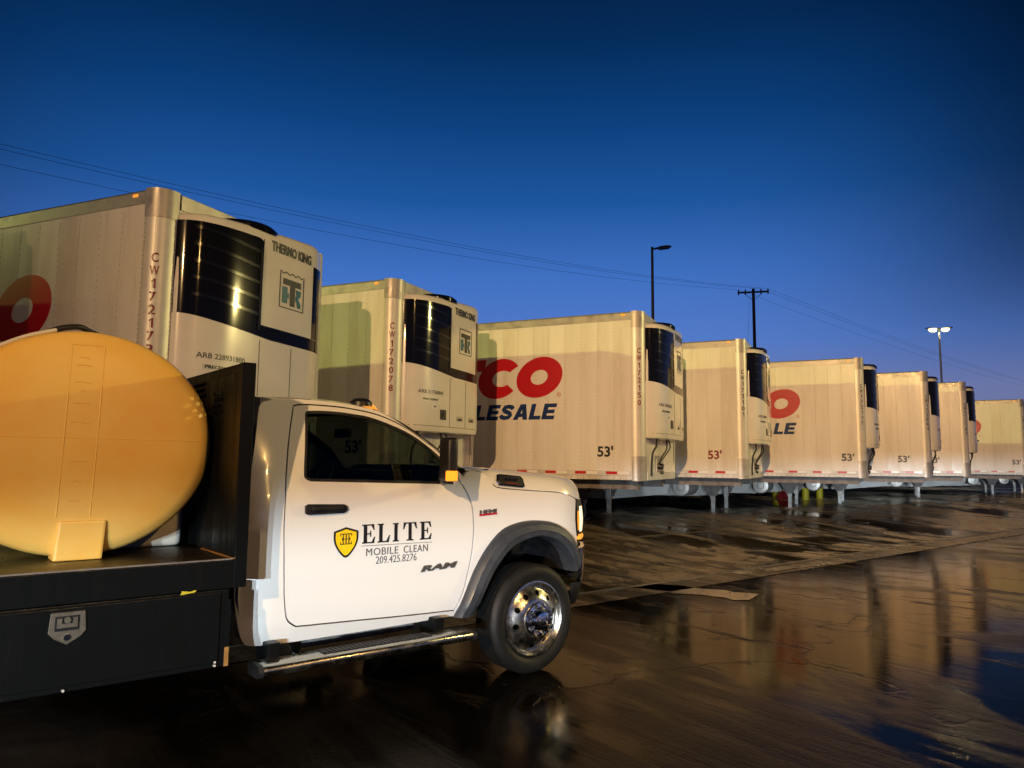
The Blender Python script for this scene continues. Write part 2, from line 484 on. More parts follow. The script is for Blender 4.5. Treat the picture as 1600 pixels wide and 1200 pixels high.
    h = math_('ADD', math_('MULTIPLY', fine, math_('ADD', math_('MULTIPLY', film, .9), .03)), math_('MULTIPLY', ripple, wave))
    h = math_('ADD', h, math_('MULTIPLY', brush, math_('ADD', math_('MULTIPLY', film, .5), .06)))
    h = math_('SUBTRACT', h, math_('MULTIPLY', crack, .5))
    bp = nd('ShaderNodeBump'); bp.inputs['Strength'].default_value = .26; bp.inputs['Distance'].default_value = .02
    L(h, bp.inputs['Height'])
    for q in (df, gl, fr): L(bp.outputs[0], q.inputs['Normal'])
    L(fr.outputs[0], ms.inputs[0]); L(df.outputs[0], ms.inputs[1]); L(gl.outputs[0], ms.inputs[2])
    L(ms.outputs[0], t.nodes['Material Output'].inputs['Surface']); t.nodes.remove(b)
    return m
WET = wet_material('wet_asphalt', (.0038, .0036, .0034), (.013, .012, .011), .026, .20, .42, .52, .09, .93)
APRON = wet_material('damp_concrete', (.050, .042, .032), (.27, .22, .16), .03, .44, .53, .57, .03, 1., (1.5, .55, 1), (.80, .70, .58))
G_ROT = math.atan2(ROW_H.y, ROW_H.x)
def strip(name, u0, u1, ns, m, lift=0., nu=2, edge=0.):
    rows = []
    us = [u0 + (u1 - u0) * i / nu for i in range(nu + 1)]
    if edge:
        rows.append([(u, ns[0] - .004, -edge) for u in us])
    for n in ns:
        t = min(max((n - 6.3) / 5.0, 0), 1)
        rows.append([(u, n, PAD * t * t * (3 - 2 * t) + lift) for u in us])
    o = MB().grid(rows).obj(name, m, smooth=40)
    o.rotation_euler = (0, 0, G_ROT)
    return o
tag(strip('asphalt_ground', -700, 900, [-700, -60, -20, 0, 6.2], WET), kind='structure', label='wet black asphalt lane reflecting the trailers')
apron = strip('concrete_apron', -700, 900, [6.2 + .25 * i for i in range(22)] + [12, 14, 20, 60, 200, 900], APRON, lift=.012, edge=.02)
tag(apron, kind='structure', label='damp brown parking apron under the trailers')
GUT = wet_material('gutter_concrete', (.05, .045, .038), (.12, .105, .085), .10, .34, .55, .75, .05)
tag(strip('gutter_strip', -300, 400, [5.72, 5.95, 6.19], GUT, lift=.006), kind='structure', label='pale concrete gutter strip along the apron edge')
JOINT = mat('joint_sealant', (.09, .08, .065), .35, bump=.3)
def joint(u0, n0, u1, n1, w):
    k = 14; a = Vector((u0, n0)); b = Vector((u1, n1)); d = (b - a).normalized(); p = Vector((-d.y, d.x)) * w / 2
    rows = []
    for i in range(k + 1):
        q = a.lerp(b, i / k); wob = random.uniform(.75, 1.25)
        r = []
        for s, dz in ((1, .0), (.6, .006), (-.6, .006), (-1, .0)):
            e = q + p * s * wob; t = min(max((e.y - 6.3) / 5.0, 0), 1)
            r.append((e.x, e.y, PAD * t * t * (3 - 2 * t) + .0125 + dz))
        rows.append(r)
    MB().grid(rows).obj('joint_seal', JOINT, apron)
joint(3, 6.23, 60, 6.23, .07)
for u in (7.6, 13.6, 19.6, 25.6, 31.6):
    joint(u, 6.28, u - .6, 14, .05)
joint(4, 9.2, 50, 9.2, .05)

PALE = wet_material('pale_strip_ground', (.12, .11, .095), (.62, .58, .52), .10, .36, .60, .80, .04)
def ground_pt(x, y):
    v = fw + rt * ((x - 800) / FPX) + up * ((600 - y) / FPX); z = 0.
    for _ in range(20):
        t = (z - CAM_H) / v.z; z = ground_z(v.x * t, v.y * t)
    return Vector((v.x * t, v.y * t, z))
def pale_strip(a, b, w, lift):  # strip of lighter ground colour, uneven in width
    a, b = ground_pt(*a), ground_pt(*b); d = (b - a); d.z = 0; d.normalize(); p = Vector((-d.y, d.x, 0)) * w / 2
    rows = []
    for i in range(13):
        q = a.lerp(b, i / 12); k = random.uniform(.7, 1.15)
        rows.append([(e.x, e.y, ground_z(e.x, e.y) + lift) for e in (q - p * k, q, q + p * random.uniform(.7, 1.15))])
    tag(MB().grid(rows).obj('pale_strip', PALE), kind='structure', label='pale strip on the wet ground')
pale_strip((968, 868), (1112, 895), .11, .018)
pale_strip((965, 911), (1178, 934), .55, .006)
pale_strip((1150, 897), (1300, 880), .22, .010)

# ------------------------------------------------------------------ semi trailers
# local frame: x towards the nose, y away from the camera, z up from the pad; near side wall on y = 0
ZB, ZS, ZT, ZR = .99, 1.15, 3.75, 3.90
WID = 2.59
def side_map(dy=0.):
    return lambda a, b, off: (a, dy - off, b)
PW = .305
panel_me = MB().box(-.1522, .1522, -.006, .02, ZS, ZT).mesh('side_panel', bevel=.0012, seg=1)
panel_me.materials.append(PANEL)
rv = MB()
for k in range(16):
    x = .005 - k * PW
    for j in range(40):
        z = ZS + .05 + j * .0655
        for dx in ((-.012,) if k else (-.012,)):
            n = 6
            rv.raw([(x + dx + .0068 * math.cos(i * PI / 3), -.0065, z + .0068 * math.sin(i * PI / 3)) for i in range(n)] + [(x + dx, -.0105, z)],
                   [(i, (i + 1) % n, n) for i in range(n)])
rivet_me = rv.mesh('rivet_row'); rivet_me.materials.append(RIVET)

def ell(a, b, cx, cy, sh, ang):
    y = b * math.sin(ang); return (cx + a * math.cos(ang) + sh * y, cy + y)
def ring(cx, cy, a, b, ia, ib, sh, a0=0., a1=2 * PI, n=48, icx=0.):
    full = abs(a1 - a0 - 2 * PI) < 1e-6
    k = n if full else n + 1
    P = [ell(a, b, cx, cy, sh, a0 + (a1 - a0) * i / n) for i in range(k)] + [ell(ia, ib, cx + icx, cy, sh, a0 + (a1 - a0) * i / n) for i in range(k)]
    F = [(i, (i + 1) % k, k + (i + 1) % k, k + i) for i in range(k if full else k - 1)]
    return P, F

def block_word(word):
    P = []; F = []
    def poly(pts, x): o = len(P); P.extend([(x + a, b) for a, b in pts]); F.append(tuple(range(o, o + len(pts))))
    def rect(x, a, b, c, d): poly([(a, b), (c, b), (c, d), (a, d)], x)
    x = 0.
    for ch in word:
        if ch == 'E': rect(x, 0, 0, .29, 1); rect(x, .29, .76, .80, 1); rect(x, .29, .385, .74, .615); rect(x, .29, 0, .80, .24); w = .80
        elif ch == 'L': rect(x, 0, 0, .29, 1); rect(x, .29, 0, .74, .24); w = .72
        elif ch == 'H': rect(x, 0, 0, .29, 1); rect(x, .29, .38, .62, .62); rect(x, .62, 0, .91, 1); w = .91
        elif ch == 'A':
            poly([(0, 0), (.30, 0), (.36, .18), (.42, .40), (.475, .66), (.475, 1), (.30, 1)], x); poly([(.95, 0), (.65, 1), (.475, 1), (.475, .66), (.53, .40), (.59, .18), (.65, 0)], x); poly([(.36, .18), (.59, .18), (.53, .40), (.42, .40)], x); w = .93
        elif ch == 'W':
            poly([(.0, 1), (.18, 0), (.42, 0), (.40, .45), (.28, 1)], x); poly([(.42, 0), (.62, .72), (.62, 1), (.40, .45)], x); poly([(.82, 0), (.84, .45), (.62, 1), (.62, .72)], x); poly([(1.24, 1), (.96, 1), (.84, .45), (.82, 0), (1.06, 0)], x); w = 1.22
        elif ch == 'O':
            p, f = ring(.46, .5, .46, .51, .17, .24, 0, n=28); o = len(P); P.extend([(x + a, b) for a, b in p]); F.extend([tuple(i + o for i in q) for q in f]); w = .92
        else:
            c = [Vector(q) for q in ((.78, .70), (.68, .82), (.45, .875), (.22, .82), (.15, .70), (.25, .58), (.45, .50), (.62, .42), (.68, .29), (.58, .17), (.36, .125), (.14, .18), (.03, .32))]
            o = len(P)
            for i, q in enumerate(c):
                d = (c[min(i + 1, 12)] - c[max(i - 1, 0)]).normalized(); hw = .135 if 0 < i < 12 else .12
                P.append((x + q.x - d.y * hw, min(max(q.y + d.x * hw, 0), 1))); P.append((x + q.x + d.y * hw, min(max(q.y - d.x * hw, 0), 1)))
            F.extend([(o + 2 * i, o + 2 * i + 1, o + 2 * i + 3, o + 2 * i + 2) for i in range(12)]); w = .82
        x += w + .10
    return P, F
# plan outline of the refrigeration unit, (y, x)
UNIT = smooth_poly([(.20, .15), (.24, .25), (.36, .37), (.60, .445), (.95, .475), (1.30, .48), (1.66, .475), (1.98, .455), (2.17, .39), (2.28, .28), (2.34, .15)], 8)
ul = [0.]
for i in range(1, len(UNIT)):
    ul.append(ul[-1] + (Vector(UNIT[i]) - Vector(UNIT[i - 1])).length)
def unit_pt(s, z, off):
    """s = y-coordinate read along the cover, off = distance proud of it"""
    i = 0
    while i < len(UNIT) - 2 and UNIT[i + 1][0] < s:
        i += 1
    a = Vector(UNIT[i]); b = Vector(UNIT[i + 1]); t = (s - a.x) / (b.x - a.x)
    p = a.lerp(b, t); d = (b - a).normalized(); nrm = Vector((-d.y, d.x))
    p = p + nrm * off
    return (p.y, p.x, z)
UZ0, UZ1 = 1.73, 3.80
def UTOP(y):
    return -.07 + .14 * min(max((y - .2) / 1.9, 0), 1)
def patch(s0, s1, zlo, zhi, off, ns=12, thick=.01, nz=2):
    """panel on the cover between s0 and s1; zlo/zhi are functions of s"""
    zl = zlo if callable(zlo) else (lambda s: zlo); zh = zhi if callable(zhi) else (lambda s: zhi)
    mb = MB(); rows = []
    for j in range(nz + 1):
        rows.append([unit_pt(s0 + (s1 - s0) * i / ns, zl(s0 + (s1 - s0) * i / ns) * (1 - j / nz) + zh(s0 + (s1 - s0) * i / ns) * j / nz, off) for i in range(ns + 1)])
    back = [[unit_pt(s0 + (s1 - s0) * i / ns, zl(s0 + (s1 - s0) * i / ns) * (1 - j / nz) + zh(s0 + (s1 - s0) * i / ns) * j / nz, off - thick) for i in range(ns + 1)] for j in range(nz + 1)]
    mb.grid(rows)
    loop = rows[0] + [r[-1] for r in rows[1:]] + rows[-1][-2::-1] + [r[0] for r in rows[-2:0:-1]]
    lb = back[0] + [r[-1] for r in back[1:]] + back[-1][-2::-1] + [r[0] for r in back[-2:0:-1]]
    mb.grid([loop, lb], close=True)
    return mb

def band_lo(s):
    return 2.70 - .13 * min(max((s - .25) / 1.0, 0), 1) ** .8 - .02 * max(s - 1.25, 0)
def grille_hi(s):
    e = max(0, (s - 1.02) / .10); return 3.635 + .03 * (s - .3) - .05 * min(e, 1.3) ** 2

def build_trailer():
    root = empty('semi_trailer', (0, 0, 0))
    MB().box(-16.0, .12, .022, WID - .022, ZB + .06, ZR - .012).obj('body', PANEL, root)
    for k in range(15):
        o = link('side_panel', panel_me, None, root); o.location = (-.002 - PW * (k + .5), 0, 0)
    MB().box(-16.0, -.002 - PW * 15 - .004, -.005, .02, ZS, ZT).obj('rear_wall_panel', PANEL, root)
    tag(link('rivet_row', rivet_me, None, root), kind='stuff')
    # rails
    tr = MB().prism([(-.012, ZT), (-.012, ZR - .03), (.02, ZR), (.06, ZR), (.06, ZT)], lambda y, z: (-16, y, z), lambda y, z: (-.002, y, z)).obj('top_rail', ALU, root)
    MB().prism([(WID + .012, ZT), (WID + .012, ZR - .03), (WID - .02, ZR), (WID - .06, ZR), (WID - .06, ZT)], lambda y, z: (-16, y, z), lambda y, z: (-.002, y, z)).obj('top_rail', ALU, root)
    br = MB().prism([(-.012, ZS + .004), (-.012, 1.075), (-.004, 1.065), (-.004, ZB + .01), (.03, ZB), (.05, ZB), (.05, ZS + .004)], lambda y, z: (-16, y, z), lambda y, z: (-.002, y, z)).obj('bottom_rail', RAILW, root)
    MB().prism([(WID + .01, ZS), (WID + .01, ZB), (WID - .05, ZB), (WID - .05, ZS)], lambda y, z: (-16, y, z), lambda y, z: (-.002, y, z)).obj('bottom_rail', RAILW, root)
    bo = MB()
    for k in range(46):
        for z in (1.02, 1.05):
            x = -.1 - k * .11
            bo.cyl((x, -.0041, z), (x, -.0085, z), .0075, n=6)
    tag(bo.obj('rail_bolt', GEAR, br), kind='stuff')
    # rounded nose corner posts, number post on the near side
    def corner(y0, sg, r, z0, z1, off):
        P = [(-.004, y0 - sg * off)] + [(.18 - r + (r + off) * math.sin(a), y0 + sg * (r - (r + off) * math.cos(a))) for a in [i * PI / 16 for i in range(9)]] + [(.18 + off, y0 + sg * (r + .06)), (.12, y0 + sg * (r + .06)), (.02, y0 + sg * .03), (-.004, y0 + sg * .03)]
        return MB().prism(P, lambda x, y: (x, y, z0), lambda x, y: (x, y, z1))
    p = corner(0., 1, .16, ZB, ZR - .005, .008).obj('corner_post', ALU_L, root, smooth=35)
    corner(0., 1, .16, 3.615, ZR + .004, .014).obj('post_cap', ALU, p, smooth=35)
    corner(0., 1, .16, ZB - .006, 1.40, .014).obj('post_shoe', ALU, p, smooth=35)
    pr = MB()
    for j in range(60):
        pr.cyl((.1815 + .007, .19, ZB + .08 + j * .045), (.1815 + .011, .19, ZB + .08 + j * .045), .006, n=6)
        pr.cyl((.012, -.0082, ZB + .08 + j * .045), (.012, -.0125, ZB + .08 + j * .045), .005, n=6)
    tag(pr.obj('post_rivet', RIVET, p), kind='stuff')
    corner(WID, -1, .16, ZB, ZR - .005, .008).obj('corner_post', ALU_L, root, smooth=35)
    # front wall and roof
    MB().box(.11, .176, .24, WID - .24, ZB + .1, ZR - .16).obj('front_wall', PANEL, root)
    MB().box(.10, .186, .245, WID - .245, ZR - .16, ZR - .004).obj('front_header', ALU, root, bevel=.006)
    MB().box(.10, .20, .245, WID - .245, ZB, ZB + .14).obj('front_sill', RAILW, root, bevel=.006)
    MB().grid([[(x, y, ZR - .012 + .03 * math.sin(PI * y / WID)) for y in [WID * j / 8 for j in range(9)]] for x in (-16, .1)]).obj('roof', ALU, root)
    # marker lamps
    for x in (-.14, -7.5):
        MB().box(x - .035, x + .035, -.02, -.0125, ZR - .075, ZR - .045).obj('marker_lamp', AMBER_D, root, bevel=.003, seg=1)
    # conspicuity tape
    tm = MB().box(-.10, .10, -.0155, -.0125, 1.092, 1.140).mesh('tape_red'); tm.materials.append(TAPER)
    wm = MB().box(-.10, .10, -.0155, -.0125, 1.092, 1.140).mesh('tape_white'); wm.materials.append(TAPEW)
    for k in range(9):
        o = link('reflective_tape', tm, None, br); o.location = (-.36 - k * .56, 0, 0)
        o = link('reflective_tape', wm, None, br); o.location = (-.36 + .205 - k * .56, 0, 0)
    # big side logo: round red letters over a blue line
    sm = side_map(-.0062)
    lg = []
    y0 = 2.815
    for cx, kind in ((-1.715, 'O'), (-2.52, 'C'), (-3.98, 'S'), (-4.70, 'O'), (-5.48, 'C')):
        if kind == 'O':
            lg.append(ring(cx, y0, .445, .372, .165, .135, .20))
        elif kind == 'C':
            P = [ell(.43, .372, cx, y0, .20, math.radians(38 + 284 * i / 40)) for i in range(41)] + [ell(.20, .15, cx + .06, y0, .20, math.radians(50 + 260 * i / 40)) for i in range(41)]
            lg.append((P, [(i, i + 1, 42 + i, 41 + i) for i in range(40)]))
        else:
            P1 = ring(cx + .03, y0 + .17, .30, .20, .12, .06, .2, math.radians(20), math.radians(270), 24)
            P2 = ring(cx - .03, y0 - .17, .30, .20, .12, .06, .2, math.radians(-160), math.radians(90), 24)
            lg += [P1, P2]
    def tee(cx):
        sh = .2
        q = [(-.36, .37), (.36, .37), (.36, .15), (.13, .15), (.13, -.37), (-.13, -.37), (-.13, .15), (-.36, .15)]
        return [(cx + x + sh * y, y0 + y) for x, y in q], [(0, 7, 6, 3, 2, 1), (6, 5, 4, 3)]
    lg.append(tee(-3.22))
    for P, F in lg:
        plate('logo_letter', P, F, sm, RED, root)
    P, F = block_word('WHOLESALE')
    plate('logo_word', fit([Vector((a, b, 0)) for a, b in P], -4.06, -1.36, 2.045, 2.335, .25), F, sm, BLUE, root)
    P, F = ring(-1.33, 2.49, .040, .040, .033, .033, 0, n=20); plate('registered_mark', P, F, sm, RED, root)
    v, f = text_mesh('R'); plate('registered_mark', fit(v, -1.345, -1.313, 2.468, 2.512), f, sm, RED, root)
    # ---------------- refrigeration unit
    u = MB()
    rings = []
    for z, off in ((UZ0 - .02, -.05), (UZ0 - .01, -.008), (UZ0 + .03, .0), (UZ0 + .06, .006), (2.2, .006), (3.0, .006), (UZ1 - .10, .004), (UZ1 - .05, -.012), (UZ1 - .015, -.05), (UZ1, -.11)):
        r = []
        for i, (yy, xx) in enumerate(UNIT):
            a = Vector(UNIT[max(i - 1, 0)]); b = Vector(UNIT[min(i + 1, len(UNIT) - 1)]); d = (b - a).normalized()
            q = Vector((yy, xx)) + Vector((-d.y, d.x)) * off
            zz = z + (UTOP(yy) if z > 3.5 else 0)
            r.append((max(q.y, .15), q.x, zz))
        rings.append(r)
    u.grid(rings)
    u.raw(rings[0], [tuple(range(len(rings[0])))]); u.raw(rings[-1], [tuple(range(len(rings[-1])))])
    un = u.obj('refrigeration_unit', TKW, root, smooth=40, weld=True)
    patch(.203, 1.10, band_lo, grille_hi, .010, ns=24, nz=8).obj('grille', TKB, un, smooth=50)
    for k in range(5):
        z = 2.86 + k * .17
        patch(.30, 1.05, (lambda s, z=z: z - .10 * (s - .3) + .02), (lambda s, z=z: z - .10 * (s - .3) + .055), .016, ns=18, thick=.012, nz=1).obj('louver', TKL, un, smooth=50)
    patch(1.05, 1.085, (lambda s: 2.66), (lambda s: 3.55), .020, ns=2).obj('grille_edge', TKL, un)
    patch(1.10, 2.24, (lambda s: band_lo(s)), (lambda s: 2.715 - .02 * (s - 1.1)), .010, ns=22).obj('trim_band', TKB, un, smooth=50)
    patch(1.97, 2.24, 2.70, 3.57, .0095, ns=8, nz=4).obj('corner_grille', TKB, un, smooth=50)
    patch(1.096, 1.102, 1.80, 2.55, .0085, ns=1).obj('door_seam', GAP, un)
    patch(1.098, 1.104, 3.60, 3.66, .0085, ns=1).obj('door_seam', GAP, un)
    patch(1.60, 1.606, 1.80, 2.53, .0085, ns=1).obj('door_seam', GAP, un)
    patch(.26, 2.24, UZ0 + .065, UZ0 + .071, .0085, ns=30).obj('base_seam', GAP, un)
    for s in (1.32, 1.72):
        patch(s, s + .19, 1.90, 1.975, .012, ns=4).obj('latch_recess', ALU, un)
        patch(s + .03, s + .15, 1.91, 1.945, .016, ns=4).obj('latch', INK, un)
    patch(.83, .99, 1.90, 2.05, .012, ns=4).obj('control_window', INK, un)
    patch(.87, .92, 1.94, 2.01, .016, ns=2).obj('control_display', TKL, un)
    patch(.42, .80, 2.16, 2.215, .0085, ns=8).obj('data_plate', ALU_L, un)
    v, f = text_mesh('PRECEDENT', .02)
    plate('plate_lettering', fit(v, .44, .78, 2.172, 2.204, .2), f, lambda a, b, o: unit_pt(a, b, o + .009), INK, un)
    patch(.63, .74, 2.05, 2.12, .0085, ns=4).obj('label_plate', TAPEW, un)
    v, f = text_mesh('209'); plate('plate_lettering', fit(v, .66, .72, 2.07, 2.10), f, lambda a, b, o: unit_pt(a, b, o + .009), INK, un)
    v, f = text_mesh('THERMO KING', .032)
    plate('maker_lettering', fit(v, 1.22, 1.91, 3.57, 3.685), f, lambda a, b, o: unit_pt(a, b, o + .007), INK, un)
    # square emblem with wavy top, T between two teal letters
    def em(pts, m, name='emblem'):
        plate(name, pts, [tuple(range(len(pts)))], lambda a, b, o: unit_pt(a, b, o + .007), m, un)
    X0, X1, Y0, Y1 = 1.37, 1.79, 2.97, 3.36
    tw = .012
    em([(X0, Y0), (X0 + tw, Y0), (X0 + tw, Y1), (X0, Y1 + .01)], INK); em([(X1 - tw, Y0), (X1, Y0), (X1, Y1 + .01), (X1 - tw, Y1)], INK)
    em([(X0 + tw, Y0), (X1 - tw, Y0), (X1 - tw, Y0 + tw), (X0 + tw, Y0 + tw)], INK)
    wav = [(X0 + (X1 - X0) * i / 40, Y1 + .022 * abs(math.cos(i / 40 * PI * 4)) - .005) for i in range(41)]
    for i in range(40):
        em([wav[i], wav[i + 1], (wav[i + 1][0], wav[i + 1][1] + tw), (wav[i][0], wav[i][1] + tw)], INK) if False else None
    P = wav + [(a, b + tw) for a, b in wav]
    plate('emblem', P, [(i, i + 1, 42 + i, 41 + i) for i in range(40)], lambda a, b, o: unit_pt(a, b, o + .007), INK, un)
    em([(1.425, 3.24), (1.735, 3.24), (1.735, 3.31), (1.425, 3.31)], INK); em([(1.545, 3.01), (1.63, 3.01), (1.63, 3.2405), (1.545, 3.2405)], INK)
    em([(1.415, 3.03), (1.50, 3.03), (1.50, 3.09), (1.525, 3.09), (1.525, 3.15), (1.50, 3.15), (1.50, 3.215), (1.415, 3.215)], TEAL)
    plate('emblem', [(1.645, 3.215), (1.735, 3.215), (1.735, 3.16), (1.69, 3.115), (1.735, 3.06), (1.735, 3.01), (1.68, 3.01), (1.66, 3.08), (1.645, 3.09), (1.645, 3.14), (1.66, 3.15)],
          [(0, 10, 3, 2, 1), (10, 9, 8, 3), (8, 7, 4, 3), (7, 6, 5, 4)], lambda a, b, o: unit_pt(a, b, o + .007), TEAL, un)
    # fan shroud on top, ledge and hoses under the unit
    MB().lathe([(.40, 0), (.40, .05), (.36, .085), (.15, .10), (.001, .10)], (.10, 1.15, UZ1 - .05), 'z', 28).obj('fan_shroud', TKB, un, smooth=35)
    MB().box(.0, .30, 1.55, 2.1, UZ1 - .02, UZ1 + .035).obj('exhaust_box', TKB, un, bevel=.01)
    MB().tube(smooth_poly([(.30, .48, UZ0), (.30, .50, 1.60), (.24, .45, 1.45), (.215, .46, 1.2), (.215, .47, 1.06)], 6), .018, 7).obj('hose', HOSE, un, smooth=60)
    MB().tube(smooth_poly([(.33, 1.10, UZ0), (.33, 1.12, 1.55), (.24, 1.08, 1.38), (.215, 1.05, 1.26)], 6), .014, 7).obj('hose', HOSE, un, smooth=60)
    MB().tube(smooth_poly([(.33, 1.22, UZ0), (.36, 1.27, 1.58), (.26, 1.22, 1.40), (.215, 1.08, 1.30)], 6), .012, 7).obj('hose', HOSE, un, smooth=60)
    MB().cyl((.17, 1.05, 1.24), (.28, 1.05, 1.22), .065, .05, 14).cyl((.17, 1.18, 1.13), (.25, 1.18, 1.12), .035, .03, 10).obj('hose_coupling', BLK, root, smooth=35)
    MB().box(.176, .20, .9, 1.35, 1.12, 1.42).obj('connection_plate', ALU, root, bevel=.004)
    # landing gear, near and far
    for yy in (.34, WID - .34):
        lg_ = MB().box(-3.58, -3.45, yy - .065, yy + .065, .36, ZB + .05).obj('landing_leg', GEARL, root, bevel=.008)
        MB().box(-3.565, -3.465, yy - .05, yy + .05, .03, .37).obj('inner_leg', GEARL, lg_, bevel=.004)
        MB().box(-3.65, -3.38, yy - .12, yy + .12, 0.0, .03).obj('foot', GEAR, lg_, bevel=.006)
        sy = -1 if yy < 1 else 1
        # gusset bracket
        MB().prism([(-3.95, ZB + .02), (-3.08, ZB + .02), (-3.36, .56), (-3.42, .44), (-3.61, .44), (-3.67, .56)], lambda x, z: (x, yy + sy * .07, z), lambda x, z: (x, yy + sy * .085, z)).obj('leg_bracket', GEAR, lg_)
        MB().prism([(-3.56, .80), (-3.47, .80), (-3.515, .92)], lambda x, z: (x, yy + sy * .0855, z), lambda x, z: (x, yy + sy * .089, z)).obj('bracket_sticker', TAPEW, lg_)
        MB().tube([(-3.0, yy, ZB + .03), (-3.42, yy, .62)], .03, 6).tube([(-4.1, yy, ZB + .03), (-3.6, yy, .62)], .03, 6).obj('leg_brace', GEARL, lg_)
    MB().tube([(-3.515, .42, .66), (-3.515, WID - .42, .66)], .028, 8).obj('cross_brace', GEARL, root)
    # fuel tank with its round end to the side, skirts, underframe
    ft = MB().lathe([(.001, -.012), (.15, -.010), (.215, .0), (.235, .03), (.235, 1.1), (.20, 1.13), (.001, 1.14)], (-4.3, .03, .66), 'y', 32).obj('fuel_tank', FUEL, root, smooth=40)
    MB().lathe([(.09, -.018), (.10, -.02), (.105, -.012)], (-4.3, .03, .66), 'y', 24).obj('end_ring', GEAR, ft)
    for y in (.012, WID - .04):
        MB().prism([(-12.2, ZB + .03), (-4.62, ZB + .03), (-4.58, .75), (-4.66, .47), (-6.2, .30), (-12.2, .24)], lambda x, z: (x, y, z), lambda x, z: (x, y + .022, z)).obj('side_skirt', SKIRT, root, bevel=.004, seg=1)
    MB().box(-15.8, .0, .35, .50, ZB - .16, ZB + .07).box(-15.8, .0, WID - .5, WID - .35, ZB - .16, ZB + .07).obj('underframe', GEAR, root)
    for x in (-13.4, -14.7):
        for y in (.04, WID - .04 - .58):
            w = MB().lathe([(.28, 0), (.47, .0), (.505, .04), (.505, .54), (.47, .58), (.28, .58)], (x, y, .505), 'y', 28).obj('tyre', RUB, root, smooth=35)
            MB().lathe([(.285, .06), (.285, .02), (.24, .03), (.12, .10), (.001, .12)], (x, y, .505), 'y', 24).obj('rim', ALU_L, w, smooth=35)
    return root

proto = build_trailer()
# near-side nose corner of each trailer on the ground plan, unit number, length mark position, register number, its colour
TRAILERS = [
    (-3.58, 6.89, 'CW172173', -.60, 'ARB 228931800', MAROON, INK, 'nearest white trailer, red CW172173 down its nose, behind the cream tank'),
    (-1.85, 10.34, 'CW172078', -.60, 'ARB 217768849', MAROON, INK, 'white trailer CW172078 behind the truck cab, refrigeration unit above the windshield'),
    (2.05, 12.43, 'CW172150', -.605, 'ARB 228403510', MAROON, INK, 'white trailer with CO and ESALE lettering fully in view, just beyond the truck hood'),
    (4.69, 15.16, 'CW172101', -.60, 'ARB 217768821', INK, MAROON, 'white trailer with rust-brown 53 foot mark, in front of the wooden utility pole'),
    (8.35, 17.64, 'CW172117', -.355, 'ARB 228931714', INK, INK, 'white trailer showing a red O over blue LE, right of the utility pole'),
    (11.29, 20.04, 'CW172064', -.63, 'ARB 217768902', INK, INK, 'white trailer left of the lit lamp pole, side without visible logo'),
    (13.87, 22.50, 'CW172182', -.90, 'ARB 228403566', INK, INK, 'narrow white trailer side below the lit lamp pole'),
    (19.58, 28.09, 'CW172039', -.315, 'ARB 217768733', INK, INK, 'farthest white trailer in view, at the right edge of the picture'),
    (25.8, 33.0, 'CW172205', -.60, 'ARB 228931655', INK, INK, 'far trailer beyond the right edge whose landing legs show under the last box'),
    (28.9, 35.45, 'CW172211', -.60, 'ARB 228931698', INK, INK, 'last trailer past the right edge, legs just visible at the border'),
    (-6.5, 4.35, 'CW172166', -.60, 'ARB 228931802', INK, INK, 'trailer left of the nearest one, outside the picture'),
]
for i, (x, y, num, px, arb, mc, lc, lab) in enumerate(TRAILERS):
    t = proto if i == 0 else None
    if t is None:
        t = copy_tree(proto, skip=('unit_number', 'length_mark', 'register_lettering'))
    t.location = (x, y, PAD); t.rotation_euler = (0, 0, T_YAW + math.radians((2.0, .3, 0, -.6, -1.4, -1.6, -1.6, -1.2, 0, 0, 0)[i]))
    tag(t, lab, 'trailer', 'refrigerated trailers parked side by side')
    TRAILERS[i] = (t, num, px, arb, mc, lc)
def post_pt(a, b, off):          # arc length round the nose corner post
    off += .0082; q = max((a - .02) / .16, 0.)
    return (min(a, .02) + (.16 + off) * math.sin(q), .16 - (.16 + off) * math.cos(q), b)
ONE = ([Vector(p) for p in ((.42, 0, 0), (.75, 0, 0), (.75, 1, 0), (.48, 1, 0), (.0, .78, 0), (.0, .60, 0), (.42, .76, 0))], [(0, 1, 2, 3, 6), (3, 4, 5, 6)])
for t, num, px, arb, mc, lc in TRAILERS:
    un = [c for c in t.children if c.name.startswith('refrigeration_unit')][0]
    P = []; F = []
    for k, ch in enumerate(num):
        v, f = text_mesh(ch, .02) if ch != '1' else ONE; o = len(P)
        wdt = .082 if ch == 'W' else .036 if ch == '1' else .060
        z = 3.16 - k * .128
        P += fit(v, .128 - wdt / 2, .128 + wdt / 2, z, z + .095); F += [tuple(i + o for i in q) for q in f]
    plate('unit_number', P, F, post_pt, mc, t, .002)
    v, f = text_mesh("53'", .03)
    plate('length_mark', fit(v, px - .01, px + .275, 1.385, 1.575), f, side_map(-.0062), lc, t, .002)
    v, f = text_mesh(arb)
    plate('register_lettering', fit(v, .36, .90, 2.27, 2.325), f, lambda a, b, o: unit_pt(a, b, o + .007), INK, un, .002)

